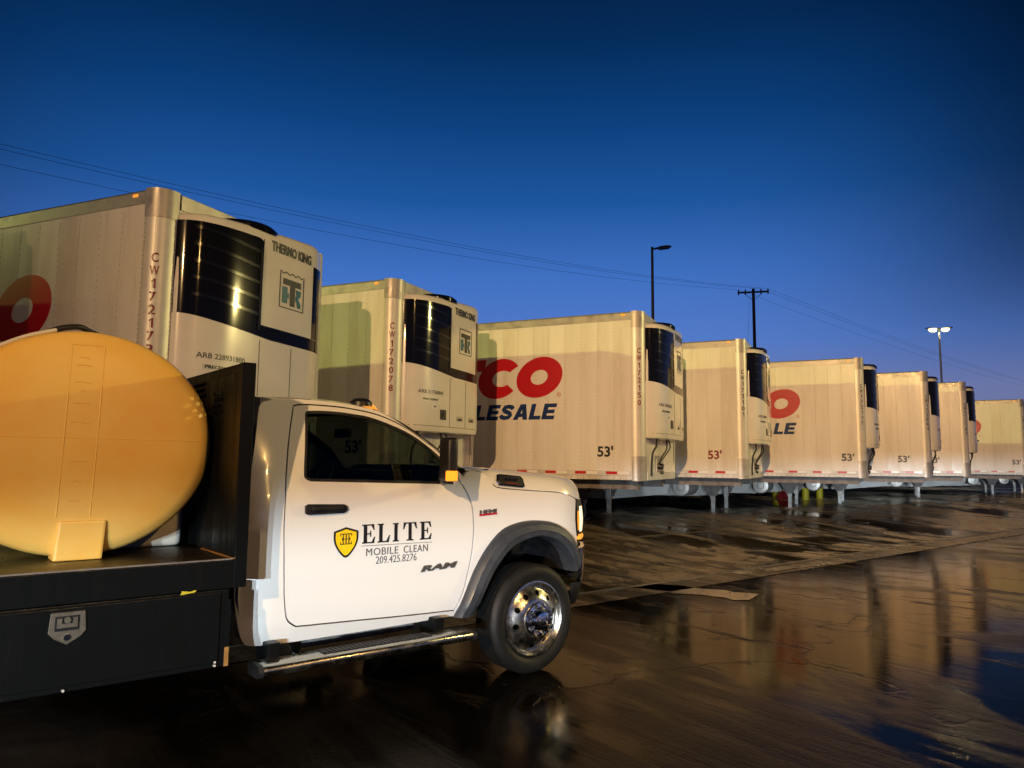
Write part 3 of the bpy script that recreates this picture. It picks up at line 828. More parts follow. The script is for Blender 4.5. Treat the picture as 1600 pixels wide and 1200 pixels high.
# ------------------------------------------------------------------ work truck
# local frame: x forward from the front hub, y to the left (away from the camera), z up; near side at y = -0.96
ZP = [.40, .48, .56, .70, .95, 1.15, 1.30, 1.38, 1.62, 1.86, 2.0]
YP = [.88, .90, .935, .95, .96, .955, .94, .915, .86, .79, .74]
def body_y(u, z):
    y = spline_tab(z, ZP, YP)
    if u > .22:
        y -= .75 * (u - .22) ** 2 + (.35 * (u - .55) if u > .55 else 0)
    if u < -2.03:
        d = min((-2.03 - u) / .13, 1.); y -= .13 * (1 - math.sqrt(max(1 - d * d, 0)))
    if -2.0 < u < .4:                       # shallow crease along the door
        y += .006 * math.exp(-((z - .80) / .03) ** 2) * 0 - .004 * max(0, 1 - abs(z - .765) / .035)
    return y
def near(u, z, off):
    return (u, -(body_y(u, z) + off), z)
def far(u, z, off):
    return (u, body_y(u, z) + off, z)
SIDES = ((near, -1), (far, 1))

d_rear = [(-1.845, 1.862), (-1.898, 1.60), (-1.935, 1.227), (-1.933, 1.0), (-1.921, .789), (-1.905, .655), (-1.885, .60), (-1.834, .562)]
d_bot = [(-1.834, .562), (-1.40, .545), (-1.053, .530), (-.70, .520)]
d_front = [(-.70, .520), (-.640, .66), (-.595, .85), (-.576, 1.0), (-.573, 1.10), (-.584, 1.215), (-.630, 1.33), (-.660, 1.385)]
d_top = [(-.660, 1.385), (-.80, 1.575), (-.915, 1.662), (-1.03, 1.738), (-1.16, 1.800), (-1.29, 1.840), (-1.45, 1.864), (-1.60, 1.874), (-1.78, 1.874), (-1.845, 1.862)]
door_path = smooth_poly(d_rear, 4)[:-1] + smooth_poly(d_bot, 3)[:-1] + smooth_poly(d_front, 4)[:-1] + smooth_poly(d_top, 4)[:-1]
win_path = smooth_poly([(-1.775, 1.80), (-1.790, 1.62), (-1.806, 1.45), (-1.795, 1.415), (-1.756, 1.398)], 4)[:-1] + [(-1.3, 1.388), (-.853, 1.376)] + \
    smooth_poly([(-.73, 1.376), (-.715, 1.39), (-.72, 1.44), (-.80, 1.548), (-.92, 1.645), (-1.071, 1.732), (-1.294, 1.808), (-1.45, 1.831), (-1.60, 1.840), (-1.735, 1.836), (-1.768, 1.825), (-1.775, 1.80)], 4)[:-1]
def shrink(path, d):
    """move a closed path inwards by d"""
    r = []; n = len(path)
    area = sum(path[i][0] * path[(i + 1) % n][1] - path[(i + 1) % n][0] * path[i][1] for i in range(n))
    s = 1 if area > 0 else -1
    for i in range(n):
        a = Vector(path[i - 1]); b = Vector(path[(i + 1) % n]); t = (b - a).normalized()
        r.append((path[i][0] - t.y * d * s, path[i][1] + t.x * d * s))
    return r

TX = ROW_H * 3.64571 + ROW_N * (-4.15919 - .96)
truck = empty('work_truck', (TX.x, TX.y, 0), G_ROT, 'white flatbed work truck with ELITE MOBILE CLEAN lettering on its door', 'truck')

arch = [(-.690, .470), (-.665, .545), (-.639, .609), (-.564, .776), (-.46, .927), (-.322, 1.044), (-.153, 1.092), (.022, 1.098), (.204, 1.066), (.364, .971), (.470, .846), (.50, .79)]
arch_in = [(-.555, .470), (-.53, .545), (-.505, .60), (-.445, .715), (-.365, .825), (-.265, .915), (-.128, .968), (.022, .985), (.185, .945), (.315, .855), (.395, .745), (.42, .69)]
cab_outer = [(-.69, .480), (-1.2, .470), (-1.838, .468), (-2.067, .478), (-2.115, .50), (-2.145, .58), (-2.160, .742), (-2.163, 1.093), (-2.135, 1.35), (-2.105, 1.522), (-2.065, 1.80), (-2.045, 1.86),
             (-1.996, 1.886), (-1.87, 1.900), (-1.749, 1.905), (-1.577, 1.900), (-1.43, 1.888), (-1.288, 1.866), (-1.20, 1.836), (-1.122, 1.797), (-.937, 1.684), (-.813, 1.592), (-.70, 1.49), (-.620, 1.415)]
fender_poly_top = [(-.635, 1.40), (-.60, 1.455), (-.52, 1.463), (-.44, 1.44), (-.385, 1.375), (-.344, 1.343), (-.20, 1.328), (-.044, 1.317), (.219, 1.300), (.36, 1.280), (.470, 1.240)]
fender_front = [(.470, 1.240), (.452, 1.12), (.458, 1.02), (.478, .93), (.492, .86)]
for mp, sg in SIDES:
    nm = lambda s: s
    # door, with its window opening
    dr = link('door', clean(sheet(shrink(door_path, .005), [win_path], .055, mp, .03).mesh('door', smooth=35)), PAINT, truck)
    wf = sheet(shrink(win_path, -.004), [shrink(win_path, .018)], .05, (lambda u, z, o, mp=mp: mp(u, z, o - .004)), .02)
    link('window_seal', clean(wf.mesh('window_seal')), BLK, dr)
    gl = sheet(shrink(win_path, .010), [], .09, (lambda u, z, o, mp=mp: mp(u, z, o - .014)), .004)
    gl.raw(*[[mp(v[0], v[2], -.018) for v in gl.v[:0]], []])
    link('window_glass', clean(gl.mesh('window_glass', smooth=40)), GLASS, dr)
    # handle
    hx0, hx1 = -1.815, -1.545
    MB().prism([(hx0, 1.213), (hx0, 1.258), (hx0 + .02, 1.268), (hx1 - .02, 1.262), (hx1, 1.252), (hx1, 1.222), (hx1 - .02, 1.208), (hx0 + .02, 1.205)],
               lambda u, z: mp(u, z, .001), lambda u, z: mp(u, z, .020)).obj('handle_bezel', CHROME if False else BLK, dr, bevel=.005)
    MB().prism([(hx0 + .03, 1.228), (hx0 + .03, 1.252), (hx1 - .03, 1.248), (hx1 - .03, 1.226)], lambda u, z: mp(u, z, .018), lambda u, z: mp(u, z, .042)).obj('door_handle', BLK, dr, bevel=.008)
    # dark recess behind the shut lines
    link('door_jamb', clean(sheet(shrink(door_path, -.03), [shrink(door_path, .03)], .08, (lambda u, z, o, mp=mp: mp(u, z, o - .032))).mesh('door_jamb')), GAP, truck)
    # cab side around the door: rear pillar, sill, roof rail and windshield pillar
    inner = shrink(door_path, -.004)
    k0 = min(range(len(inner)), key=lambda i: (inner[i][0] + .64) ** 2 + (inner[i][1] - 1.36) ** 2)
    k1 = min(range(len(inner)), key=lambda i: (inner[i][0] + .70) ** 2 + (inner[i][1] - .520) ** 2)
    seq = []
    i = k0
    while True:                                  # from the windshield base back over the roof, down the rear edge and along the sill
        seq.append(inner[i])
        if i == k1: break
        i = (i + 1) % len(inner)
    cs = link('cab_side', clean(sheet(smooth_poly(cab_outer, 3) + seq, [], .06, mp, .03).mesh('cab_side', smooth=35)), PAINT, truck)
    # fender with its arch, flare and liner
    fpoly = smooth_poly(fender_poly_top, 3)[:-1] + smooth_poly(fender_front, 3)[:-1] + smooth_poly(arch[::-1], 4)[:-1] + [(-.690, .470), (-.686, .535)] + [p for p in smooth_poly([(a + .010, b) for a, b in d_front], 4)[1:-1]]
    fd = link('fender', clean(sheet(fpoly, [], .06, mp, .03).mesh('fender', smooth=35)), PAINT, truck)
    A = smooth_poly(arch, 5); B = smooth_poly(arch_in, 5)
    rows = []
    for (a, b) in zip(A, B):
        a = Vector(a); b = Vector(b); r = []
        for t, off in ((-.02, -.012), (.0, .012), (.06, .032), (.25, .058), (.60, .070), (.66, .062), (.92, .056), (1.0, .046), (1.02, .0), (1.02, -.10)):
            q = a.lerp(b, t); r.append(mp(q.x, q.y, off))
        rows.append(r)
    MB().grid(rows).obj('wheel_flare', FLARE, fd, smooth=30)
    rows = [[mp(b[0], b[1], o) for o in (.0, -.12, -.28, -.48)] for b in B]
    MB().grid(rows).obj('wheel_well_liner', BLK, fd, smooth=50)
    # engine badge
    MB().prism([(-.523, 1.150), (-.368, 1.157), (-.368, 1.170), (-.523, 1.163)], lambda u, z: mp(u, z, .001), lambda u, z: mp(u, z, .006)).obj('badge_red_bar', RED, fd)
    v, f = text_mesh('HEMI', .03)
    if sg < 0:
        plate('badge_lettering', [(a, b + (a + .523) * .05) for a, b in fit(v, -.521, -.37, 1.163, 1.190, .1)], f, mp, BADGE, fd, .007)
        v, f = text_mesh('RAM', .05)
        plate('maker_lettering', [(a, b + (a + 1.0) * .035) for a, b in fit(v, -1.0, -.71, .805, .845, .6)], f, mp, BADGE, dr, .008)
    # head lamp and turn lamp wrapped round the corner
    HLT = [1.238, 1.225, 1.205]
    def hl_patch(z0, z1, u0, u1, off, m, name, par, n=8):
        rows = []
        for j in range(5):
            z = z0 + (z1 - z0) * j / 4
            rows.append([mp(u0(z) + (u1(z) - u0(z)) * i / n, z, off + .012 * math.sin(PI * j / 4)) for i in range(n + 1)])
        mb = MB().grid(rows)
        bk = [[mp(u0(z0 + (z1 - z0) * j / 4) + (u1(z0 + (z1 - z0) * j / 4) - u0(z0 + (z1 - z0) * j / 4)) * i / n, z0 + (z1 - z0) * j / 4, off - .04) for i in range(n + 1)] for j in range(5)]
        lp = lambda R: R[0] + [r[-1] for r in R[1:]] + R[-1][-2::-1] + [r[0] for r in R[-2:0:-1]]
        mb.grid([lp(rows), lp(bk)], close=True)
        return mb.obj(name, m, par, smooth=40)
    re = lambda z: .458 + .02 * abs((z - 1.08) / .14)
    hh = hl_patch(.95, 1.235, lambda z: re(z) + .003, lambda z: .75, .002, BLK, 'headlamp_housing', truck)
    hl_patch(.985, 1.185, lambda z: re(z) + .045, lambda z: .70, .008, HEADL, 'headlamp_lens', hh)
    hl_patch(1.00, 1.165, lambda z: re(z) + .014, lambda z: re(z) + .040, .008, AMBER_D, 'side_marker', hh)
    hl_patch(.925, .965, lambda z: .50, lambda z: .62, .012, AMBER_D, 'turn_lamp', hh)
    # bumper end
    hl_patch(.60, .865, lambda z: .485, lambda z: .80, .03, CHROME, 'bumper_end', truck)
    hl_patch(.42, .595, lambda z: .44 + (.6 - z) * -.2, lambda z: .76, .02, BLK, 'bumper_lower', truck)

# lettering on the near door
near_l = near
v, f = [], []
def serif_word():
    P = []; F = []
    def rect(x0, y0, x1, y1):
        o = len(P); P.extend([(x0, y0), (x1, y0), (x1, y1), (x0, y1)]); F.append((o, o + 1, o + 2, o + 3))
    def quad(a, b, c, d):
        o = len(P); P.extend([a, b, c, d]); F.append((o, o + 1, o + 2, o + 3))
    def stem(x):
        rect(x + .04, .07, x + .23, .93); rect(x - .05, 0, x + .30, .07); rect(x - .05, .93, x + .30, 1.0)
    def E(x):
        stem(x); rect(x + .30, .0, x + .64, .07); rect(x + .30, .93, x + .62, 1.0)
        quad((x + .50, .07), (x + .64, .07), (x + .69, .33), (x + .63, .33)); quad((x + .48, .93), (x + .60, .69), (x + .66, .69), (x + .62, .93))
        rect(x + .23, .465, x + .40, .535); rect(x + .40, .34, x + .46, .66)
    E(0.04)
    x = .92; stem(x); rect(x + .30, 0, x + .60, .07); quad((x + .46, .07), (x + .60, .07), (x + .67, .37), (x + .61, .37))
    stem(1.80)
    x = 2.62; rect(x - .04, .0, x + .37, .07); rect(x + .07, .07, x + .26, .93); rect(x - .22, .93, x + .55, 1.0)
    quad((x - .22, .93), (x - .26, .64), (x - .20, .64), (x - .08, .93)); quad((x + .55, .93), (x + .41, .93), (x + .53, .64), (x + .59, .64))
    E(3.44)
    return [Vector((a, b, 0)) for a, b in P], F
door_near = [c for c in truck.children if c.name.startswith('door') and not c.name.startswith('door_jamb')][0]
def tilt(pts, x0, k=.0):
    return [(a, b + (a - x0) * k) for a, b in pts]
v, f = serif_word(); company_word = plate('company_lettering', fit(v, -1.436, -.922, 1.015, 1.132), f, near, INK, door_near, .0025)
plate('lettering_rule', [(-1.44, 1.000), (-.92, .994), (-.92, .997), (-1.44, 1.003)], [(0, 1, 2, 3)], near, INKG, door_near, .0025)
for w, x0, x1 in (('MOBILE', -1.405, -1.175), ('CLEAN', -1.135, -.95)):
    v, f = text_mesh(w, 0., 1.08); plate('company_lettering', fit(v, x0, x1, .938, .984), f, near, INKG, door_near, .0025)
v, f = text_mesh('209.425.8276', -.006); plate('phone_lettering', fit(v, -1.335, -1.035, .884, .930), f, near, INKG, door_near, .0025)
sh_out = [(-1.626, 1.098), (-1.545, 1.122), (-1.464, 1.098)] + smooth_poly([(-1.464, 1.098), (-1.466, 1.04), (-1.492, .985), (-1.545, .938), (-1.598, .985), (-1.624, 1.04), (-1.626, 1.098)], 5)[1:-1]
c = (-1.545, 1.035)
sh_in = [(c[0] + (a - c[0]) * .86, c[1] + (b - c[1]) * .86) for a, b in sh_out]
n = len(sh_out)
plate('shield_border', sh_out + sh_in, [(i, (i + 1) % n, n + (i + 1) % n, n + i)[::-1] for i in range(n)], near, INK, door_near, .004)
plate('shield_field', sh_in, [tuple(range(n))[::-1]], near, SHIELD, door_near, .0025)
for x0, x1, z0, z1 in ((-1.548, -1.542, 1.020, 1.083), (-1.584, -1.549, 1.079, 1.084), (-1.541, -1.506, 1.079, 1.084), (-1.584, -1.549, 1.018, 1.023), (-1.541, -1.506, 1.018, 1.023),
                       (-1.572, -1.518, 1.049, 1.053), (-1.566, -1.561, 1.023, 1.079), (-1.529, -1.524, 1.023, 1.079), (-1.584, -1.580, 1.023, 1.034), (-1.510, -1.506, 1.023, 1.034), (-1.584, -1.580, 1.068, 1.079), (-1.510, -1.506, 1.068, 1.079), (-1.572, -1.568, 1.042, 1.060), (-1.522, -1.518, 1.042, 1.060)):
    plate('shield_monogram', [(x0, z0), (x1, z0), (x1, z1), (x0, z1)], [(0, 1, 2, 3)], near, INK, door_near, .0042)

# hood: steep shoulders and a flat crown
HE_U = [-.62, -.50, -.44, -.385, -.344, -.20, -.044, .219, .36, .47, .60, .72, .80]
HE_Z = [1.462, 1.468, 1.446, 1.380, 1.349, 1.334, 1.323, 1.306, 1.287, 1.250, 1.225, 1.20, 1.18]
HC_U = [-.62, -.37, -.233, .203, .40, .50, .60, .683, .76, .82, .88]
HC_Z = [1.500, 1.497, 1.487, 1.450, 1.436, 1.424, 1.395, 1.356, 1.315, 1.270, 1.20]
rows = []
for k in range(41):
    u = -.60 + k * (.84 + .60) / 40
    ze = lerp_tab(u, HE_U, HE_Z); zc = spline_tab(u, HC_U, HC_Z); ye = body_y(u, ze) - .004
    d = max(zc - ze, .004); row = []
    half = [(1.0, 0), (.985, .30), (.955, .60), (.90, .84), (.82, .95), (.66, 1.0), (.55, .965), (.42, 1.02), (.22, 1.10), (0, 1.12)]
    for a, b in half: row.append((u + (1 - a) * .10 * max(0, u) , -ye * a, ze + d * b + (.018 if .3 < a < 0 else 0)))
    for a, b in half[-2::-1]: row.append((u + (1 - a) * .10 * max(0, u), ye * a, ze + d * b))
    rows.append(row)
rows.append([(p[0] + .03, p[1] * .98, p[2] - .10) for p in rows[-1]])
hood = MB().grid(rows).obj('hood', PAINT, truck, smooth=50)
def hood_pt(u, q, off):
    ze = lerp_tab(u, HE_U, HE_Z); zc = spline_tab(u, HC_U, HC_Z); ye = body_y(u, ze) - .004; d = max(zc - ze, .004)
    a = 1.0 - .045 * q; return (u, -(ye * a + off), ze + d * (.05 + .6 * q) + off * .2)
sc = [(-.335, .06), (-.345, .35), (-.325, .92), (-.295, 1.0), (-.10, 1.0), (-.085, .80), (-.085, .20), (-.11, .06)]
MB().prism(sc, lambda u, q: hood_pt(u, q, -.01), lambda u, q: hood_pt(u, q, .014)).obj('hood_vent_bezel', CHROME, hood, bevel=.003, seg=1)
sc2 = [(c0 * .90 - .021, .5 + (q - .5) * .80) for c0, q in sc]
MB().prism(sc2, lambda u, q: hood_pt(u, q, .010), lambda u, q: hood_pt(u, q, .020)).obj('hood_vent', BLK, hood, bevel=.002, seg=1)
v, f = text_mesh('4500', .02); plate('hood_badge', fit(v, -.29, -.135, .48, .74, .1), f, lambda a, b, o: hood_pt(a, b, o + .0205), CHROME, hood, .002)
plate('hood_badge', [(-.27, .26), (-.15, .26), (-.15, .34), (-.27, .34)], [(0, 1, 2, 3)], lambda a, b, o: hood_pt(a, b, o + .0205), MAROON, hood, .002)
# cowl
MB().prism([(-.80, 1.40), (-.40, 1.44), (-.36, 1.478), (-.52, 1.472), (-.75, 1.45)], lambda u, z: (u, -.84, z), lambda u, z: (u, .84, z)).obj('cowl', BLK, truck)

# roof and windshield
RT_U = [-2.045, -1.996, -1.87, -1.749, -1.577, -1.43, -1.288]
RT_Z = [1.862, 1.886, 1.900, 1.905, 1.900, 1.888, 1.866]
rows = []
for k in range(15):
    t = k / 14; us = -2.045 + t * (-1.288 + 2.045); uc = -2.09 + t * (-1.10 + 2.09)
    zs = spline_tab(us, RT_U, RT_Z); ys = body_y(us, zs) - .002
    row = []
    for j in range(-8, 9):
        w = j / 8; q = abs(w) ** 2.6
        zc = zs + .050 - .02 * max(0, t - .8) / .2
        row.append((uc + (us - uc) * q, ys * w, zc + (zs - zc) * abs(w) ** 3.2))
    rows.append(row)
roof = MB().grid(rows).obj('roof', PAINT, truck, smooth=50)
header = rows[-1]
base = []
for j in range(-8, 9):
    w = j / 8; q = abs(w) ** 2
    base.append((-.36 + (-.66 + .36) * q, .86 * w, 1.475 + (1.44 - 1.475) * q))
rows = []
for k in range(9):
    t = k / 8
    rows.append([tuple(Vector(a).lerp(Vector(b), t) + Vector((.035, 0, .03)) * math.sin(PI * t)) for a, b in zip(header, base)])
ws = MB().grid(rows)
link('windshield', ws.mesh('windshield', smooth=60), WSGLASS, truck)
lp = lambda R: R[0] + [r[-1] for r in R[1:]] + R[-1][-2::-1] + [r[0] for r in R[-2:0:-1]]
L0 = lp(rows); cen = Vector((sum(p[0] for p in L0) / len(L0), 0, sum(p[2] for p in L0) / len(L0)))
L1 = [tuple(Vector(p) + (cen - Vector(p)).normalized() * .035 + Vector((-.004, 0, -.006))) for p in L0]
MB().grid([[tuple(Vector(p) + Vector((.004, 0, .005))) for p in L0], [tuple(Vector(p) + Vector((.008, 0, .010))) for p in L1]], close=True).obj('windshield_trim', BLK, truck)
# cab back, floor and front structure
rows = []
for z in (.52, .75, 1.09, 1.35, 1.52, 1.80, 1.875, 1.90):
    ue = spline_tab(z, [.5, .742, 1.093, 1.35, 1.522, 1.80, 1.86], [-2.12, -2.150, -2.153, -2.128, -2.098, -2.060, -2.045])
    y = body_y(ue, min(z, 1.86)) - .004
    rows.append([(ue - .004, y * w, z + (.045 * (1 - abs(w) ** 3) if z > 1.86 else 0)) for w in (-1, -.9, -.5, 0, .5, .9, 1)])
cb = MB().grid(rows).obj('cab_back', PAINT, truck, smooth=40)
MB().box(-2.175, -2.160, -.62, .62, 1.42, 1.78).obj('rear_window', TKB, cb, bevel=.006)
MB().box(-2.10, -.50, -.86, .86, .50, .56).obj('cab_floor', BLK, truck)
MB().box(.60, .82, -.55, .55, .55, 1.18).obj('radiator_grille', BLK, truck, bevel=.03)
MB().box(.68, .80, -.60, .60, .60, .86).obj('front_bumper', CHROME, truck, bevel=.03)
MB().box(-.55, .60, -.42, .42, .62, 1.20).obj('engine_block', BLK, truck)
for y in (-.43, .37):
    MB().box(-5.3, .70, y, y + .07, .58, .78).obj('chassis_rail', STEEL, truck)
MB().cyl((0, -.80, .385), (0, .80, .385), .06, n=12).obj('front_axle', STEEL, truck)
MB().cyl((-4.1, -.80, .385), (-4.1, .80, .385), .08, n=12).obj('rear_axle', STEEL, truck)
MB().cyl((-1.7, -.62, .42), (-.9, -.62, .42), .10, n=16).obj('exhaust', GEARL, truck, smooth=40)
# interior
da = MB().prism([(-.98, 1.33), (-.95, 1.42), (-.85, 1.455), (-.45, 1.44), (-.45, .9), (-.9, .9)], lambda u, z: (u, -.84, z), lambda u, z: (u, .84, z)).obj('dashboard', SEAT, truck, bevel=.02)
MB().box(-1.0, -.985, -.13, .13, 1.22, 1.36).obj('dash_panel', SCREEN, da)  # small blue emissive panel on the dashboard
for y in (-.42, .42):
    s = MB().prism([(-1.95, 1.55), (-1.86, 1.60), (-1.72, 1.0), (-1.30, 1.02), (-1.27, .88), (-1.78, .84)], lambda u, z: (u, y - .26, z), lambda u, z: (u, y + .26, z)).obj('seat', SEAT, truck, bevel=.04)
    MB().box(-1.96, -1.86, y - .13, y + .13, 1.57, 1.74).obj('headrest', SEAT, s, bevel=.035)
sw = MB(); ax = Vector((-.86, 0, .5)).normalized(); c0 = Vector((-1.13, .42, 1.36)); a1 = ax.orthogonal().normalized(); a2 = ax.cross(a1)
sw.tube([c0 + (a1 * math.cos(i * PI / 14) + a2 * math.sin(i * PI / 14)) * .19 for i in range(29)], .016, 8)
sw.cyl(c0 - a1 * .18, c0 + a1 * .18, .014, n=6); sw.cyl(c0, c0 - a2 * .18, .014, n=6); sw.cyl(c0, c0 - ax * -.0 + Vector((.25, 0, -.12)), .03, n=8)
sw.obj('steering_wheel', BLK, truck, smooth=50)
MB().box(-1.13, -1.10, -.12, .12, 1.70, 1.77).obj('interior_mirror', BLK, truck, bevel=.01)

# roof clearance lamp
cl = MB().lathe([(.085, 0), (.080, .03), (.05, .055), (.001, .06)], (-1.235, -.50, 1.905), 'z', 20).obj('clearance_lamp', BLK, truck, smooth=40)
MB().prism([(-1.19, 0), (-1.13, 0), (-1.155, .028), (-1.19, .040)], lambda u, z: (u, -.56, 1.885 + z), lambda u, z: (u, -.44, 1.895 + z)).obj('clearance_lens', AMBER_D, cl, bevel=.004, seg=1)

# towing mirrors
for mp, sg in SIDES:
    y0 = sg * 1.10
    mi = MB().box(-.975, -.895, min(y0, y0 + sg * .125), max(y0, y0 + sg * .125), 1.40, 1.685).obj('mirror', BLK, truck, bevel=.028, seg=3, smooth=40)
    MB().tube([(-.80, sg * .905, 1.41), (-.86, sg * 1.0, 1.395), (-.93, sg * 1.12, 1.41)], .028, 8).obj('mirror_arm', BLK, mi, smooth=50)
    MB().prism([(-.72, 1.375), (-.86, 1.378), (-.80, 1.47), (-.74, 1.42)], lambda u, z: mp(u, z, -.012), lambda u, z: mp(u, z, .004)).obj('mirror_base', BLK, mi)
    lens = MB().box(-.982, -.905, min(y0 + sg * .095, y0 + sg * .130), max(y0 + sg * .095, y0 + sg * .130), 1.405, 1.470)
    lens.obj('mirror_lamp', AMBER, mi, bevel=.006, seg=1)

# wheels
def build_wheel(parent, u, y, sg, dual=False):
    R = .385
    prof = [(.268, -.03), (.285, -.012), (.318, .004), (.350, .002), (.374, -.010), (.388, -.028)]
    y_in = -.22
    tread = []
    for g in range(5):
        a = -.036 - g * .036
        tread += [(R + .008, a), (R + .008, a - .026), (R - .003, a - .027), (R - .003, a - .035)]
    ty = MB().lathe(prof + tread + [(.377, y_in + .01), (.35, y_in), (.268, y_in + .02)], (u, y, R), 'y', 64, sg)
    wh = empty('wheel', (0, 0, 0)); wh.parent = parent
    ty.obj('tyre', RUB, wh, smooth=30)
    def wm(a, b, off):          # disc face: shallow cone to a raised centre
        r = math.hypot(a - u, b - R)
        h = lerp_tab(r, [.12, .15, .205, .225, .24], [.020, .016, -.018, -.034, -.036])
        return (a, y - sg * 0 + sg * (h + off), b)
    holes = [circle(u + .186 * math.cos(2 * PI * k / 10 + .2), R + .186 * math.sin(2 * PI * k / 10 + .2), .0205, 14) for k in range(10)]
    link('rim_disc', clean(sheet(circle(u, R, .236, 60), holes + [circle(u, R, .115, 32)], .022, wm, .012).mesh('rim_disc', smooth=40)), ALWHEEL, wh)
    MB().lathe([(.236, -.036), (.244, -.030), (.250, -.012), (.262, -.002), (.272, -.004), (.274, -.03)], (u, y, R), 'y', 60, sg).obj('rim_lip', ALWHEEL, wh, smooth=40)
    MB().lathe([(.26, -.06), (.25, -.09), (.25, -.19)], (u, y, R), 'y', 40, sg).lathe([(.25, -.10), (.001, -.10)], (u, y, R), 'y', 40, sg).obj('wheel_barrel', GAP, wh, smooth=40)
    MB().lathe([(.118, .015), (.122, .030), (.116, .040), (.085, .046), (.075, .070), (.062, .088), (.035, .096), (.001, .098)], (u, y, R), 'y', 40, sg).obj('hub_cover', CHROME, wh, smooth=35)
    MB().lathe([(.040, .094), (.042, .100), (.034, .102), (.034, .097)], (u, y, R), 'y', 24, sg).lathe([(.018, .097), (.012, .106), (.001, .108)], (u, y, R), 'y', 12, sg).obj('hub_emblem', CHROME, wh, smooth=40)
    for k in range(10):
        a = 2 * PI * k / 10; cx, cz = u + .100 * math.cos(a), R + .100 * math.sin(a)
        MB().lathe([(.015, .036), (.014, .058), (.011, .068), (.001, .070)], (cx, y, cz), 'y', 8, sg).obj('lug_nut', CHROME, wh, smooth=50)
    return wh
build_wheel(truck, 0., -.965, -1); build_wheel(truck, 0., .965, 1)
build_wheel(truck, -4.1, -1.03, -1); build_wheel(truck, -4.1, 1.03, 1)

# running boards
for sg in (-1, 1):
    pts = []
    yb = sg * 1.04
    prof = [(yb - sg * .085, .400), (yb - sg * .075, .418), (yb + sg * .055, .418), (yb + sg * .082, .405), (yb + sg * .088, .385), (yb + sg * .080, .362), (yb + sg * .055, .352), (yb - sg * .075, .352), (yb - sg * .085, .370)]
    st = MB().prism(prof, lambda y, z: (-2.10, y, z), lambda y, z: (-.665, y, z)).obj('running_board', STEP, truck, bevel=.004, seg=1, smooth=35)
    MB().prism(prof, lambda y, z: (-2.112, yb + (y - yb) * 1.04, .385 + (z - .385) * 1.06), lambda y, z: (-2.085, yb + (y - yb) * 1.04, .385 + (z - .385) * 1.06)).obj('end_cap', BLK, st)
    MB().prism(prof, lambda y, z: (-.68, yb + (y - yb) * 1.04, .385 + (z - .385) * 1.06), lambda y, z: (-.655, yb + (y - yb) * 1.04, .385 + (z - .385) * 1.06)).obj('end_cap', BLK, st)
    tp = MB().box(-1.72, -.98, min(yb - sg * .06, yb + sg * .045), max(yb - sg * .06, yb + sg * .045), .4185, .424)
    for k in range(24):
        tp.box(-1.71 + k * .03, -1.70 + k * .03, min(yb - sg * .05, yb + sg * .035), max(yb - sg * .05, yb + sg * .035), .424, .428)
    tp.obj('tread_pad', BLK, st)
    for u in (-1.98, -.86):
        MB().box(u - .035, u + .035, min(sg * .80, sg * .99), max(sg * .80, sg * .99), .375, .50).obj('step_bracket', STEEL, st, bevel=.008)

# flatbed, tool box, headboard
DY = 1.16
ZD0, ZD1 = .857, 1.008
fb = MB().box(-5.6, -2.285, -DY, DY, ZD0, ZD1 - .004).obj('flatbed', STEEL, truck, bevel=.006)
MB().box(-5.59, -2.30, -DY + .012, DY - .012, ZD1 - .004, ZD1).obj('deck_plate', TREADP, fb)
MB().box(-5.6, -2.295, -DY - .003, -DY + .012, ZD1 - .003, ZD1 + .004).obj('deck_edge', RUST if False else GEAR, fb)
MB().box(-2.300, -2.281, -DY - .002, -.62, ZD1 + .0005, ZD1 + .006).obj('deck_edge', RUST, fb)
MB().prism([(-2.545, .847), (-2.475, .855), (-2.47, .866), (-2.50, .860), (-2.54, .866)], lambda u, z: (u, -DY - .0005, z), lambda u, z: (u, -DY - .003, z)).obj('paint_scuff', SCUFF, fb)
MB().cyl((-2.284, -DY + .04, .915), (-2.270, -DY + .04, .915), .022, n=12).obj('marker_reflector', AMBER_D, fb)
tb = MB().box(-4.0 + .25, -2.30, -DY + .008, -.50, .462, .853).obj('tool_box', STEEL, truck, bevel=.006)
MB().box(-3.70, -2.345, -DY - .002, -DY + .010, .490, .842).obj('box_door', STEEL, tb, bevel=.005)
MB().box(-2.315, -2.290, -DY + .002, -DY + .03, .47, .80).obj('box_corner_edge', RUST if False else STEEL, tb)
MB().box(-2.314, -2.292, -DY - .0005, -DY + .02, .465, .56).obj('rust_patch', RUST, tb)
lo = [(-3.10, .83), (-2.962, .83), (-2.955, .74), (-2.975, .715), (-3.03, .683), (-3.085, .715), (-3.107, .74)]
la = MB().prism([(a, b - .005) for a, b in lo], lambda u, z: (u, -DY - .0025, z), lambda u, z: (u, -DY - .012, z)).obj('paddle_latch', LATCH, tb, bevel=.003, seg=1)
MB().box(-3.083, -2.985, -DY - .0145, -DY - .011, .742, .808).obj('latch_pocket', INK, la)
MB().prism([(-3.075, .757), (-2.993, .757), (-2.993, .800), (-3.012, .800), (-3.012, .775), (-3.055, .775), (-3.055, .800), (-3.075, .800)], lambda u, z: (u, -DY - .014, z), lambda u, z: (u, -DY - .021, z)).obj('latch_paddle', LATCH, la)
MB().cyl((-3.034, -DY - .012, .790), (-3.034, -DY - .022, .790), .014, n=14).obj('latch_bolt', LATCH, la)
MB().cyl((-3.032, -DY - .012, .712), (-3.032, -DY - .019, .712), .014, n=14).obj('latch_lock', CHROME, la)
for u, z in ((-2.36, .475), (-2.36, .492), (-3.03, .472)):
    MB().cyl((u, -DY + .0075, z), (u, -DY - .004, z), .006, n=8).obj('box_bolt', ALU_L, tb)
hx = -2.285
def hb(a, b, off):           # a = y, b = z
    return (hx + off, a, b)
holes = []
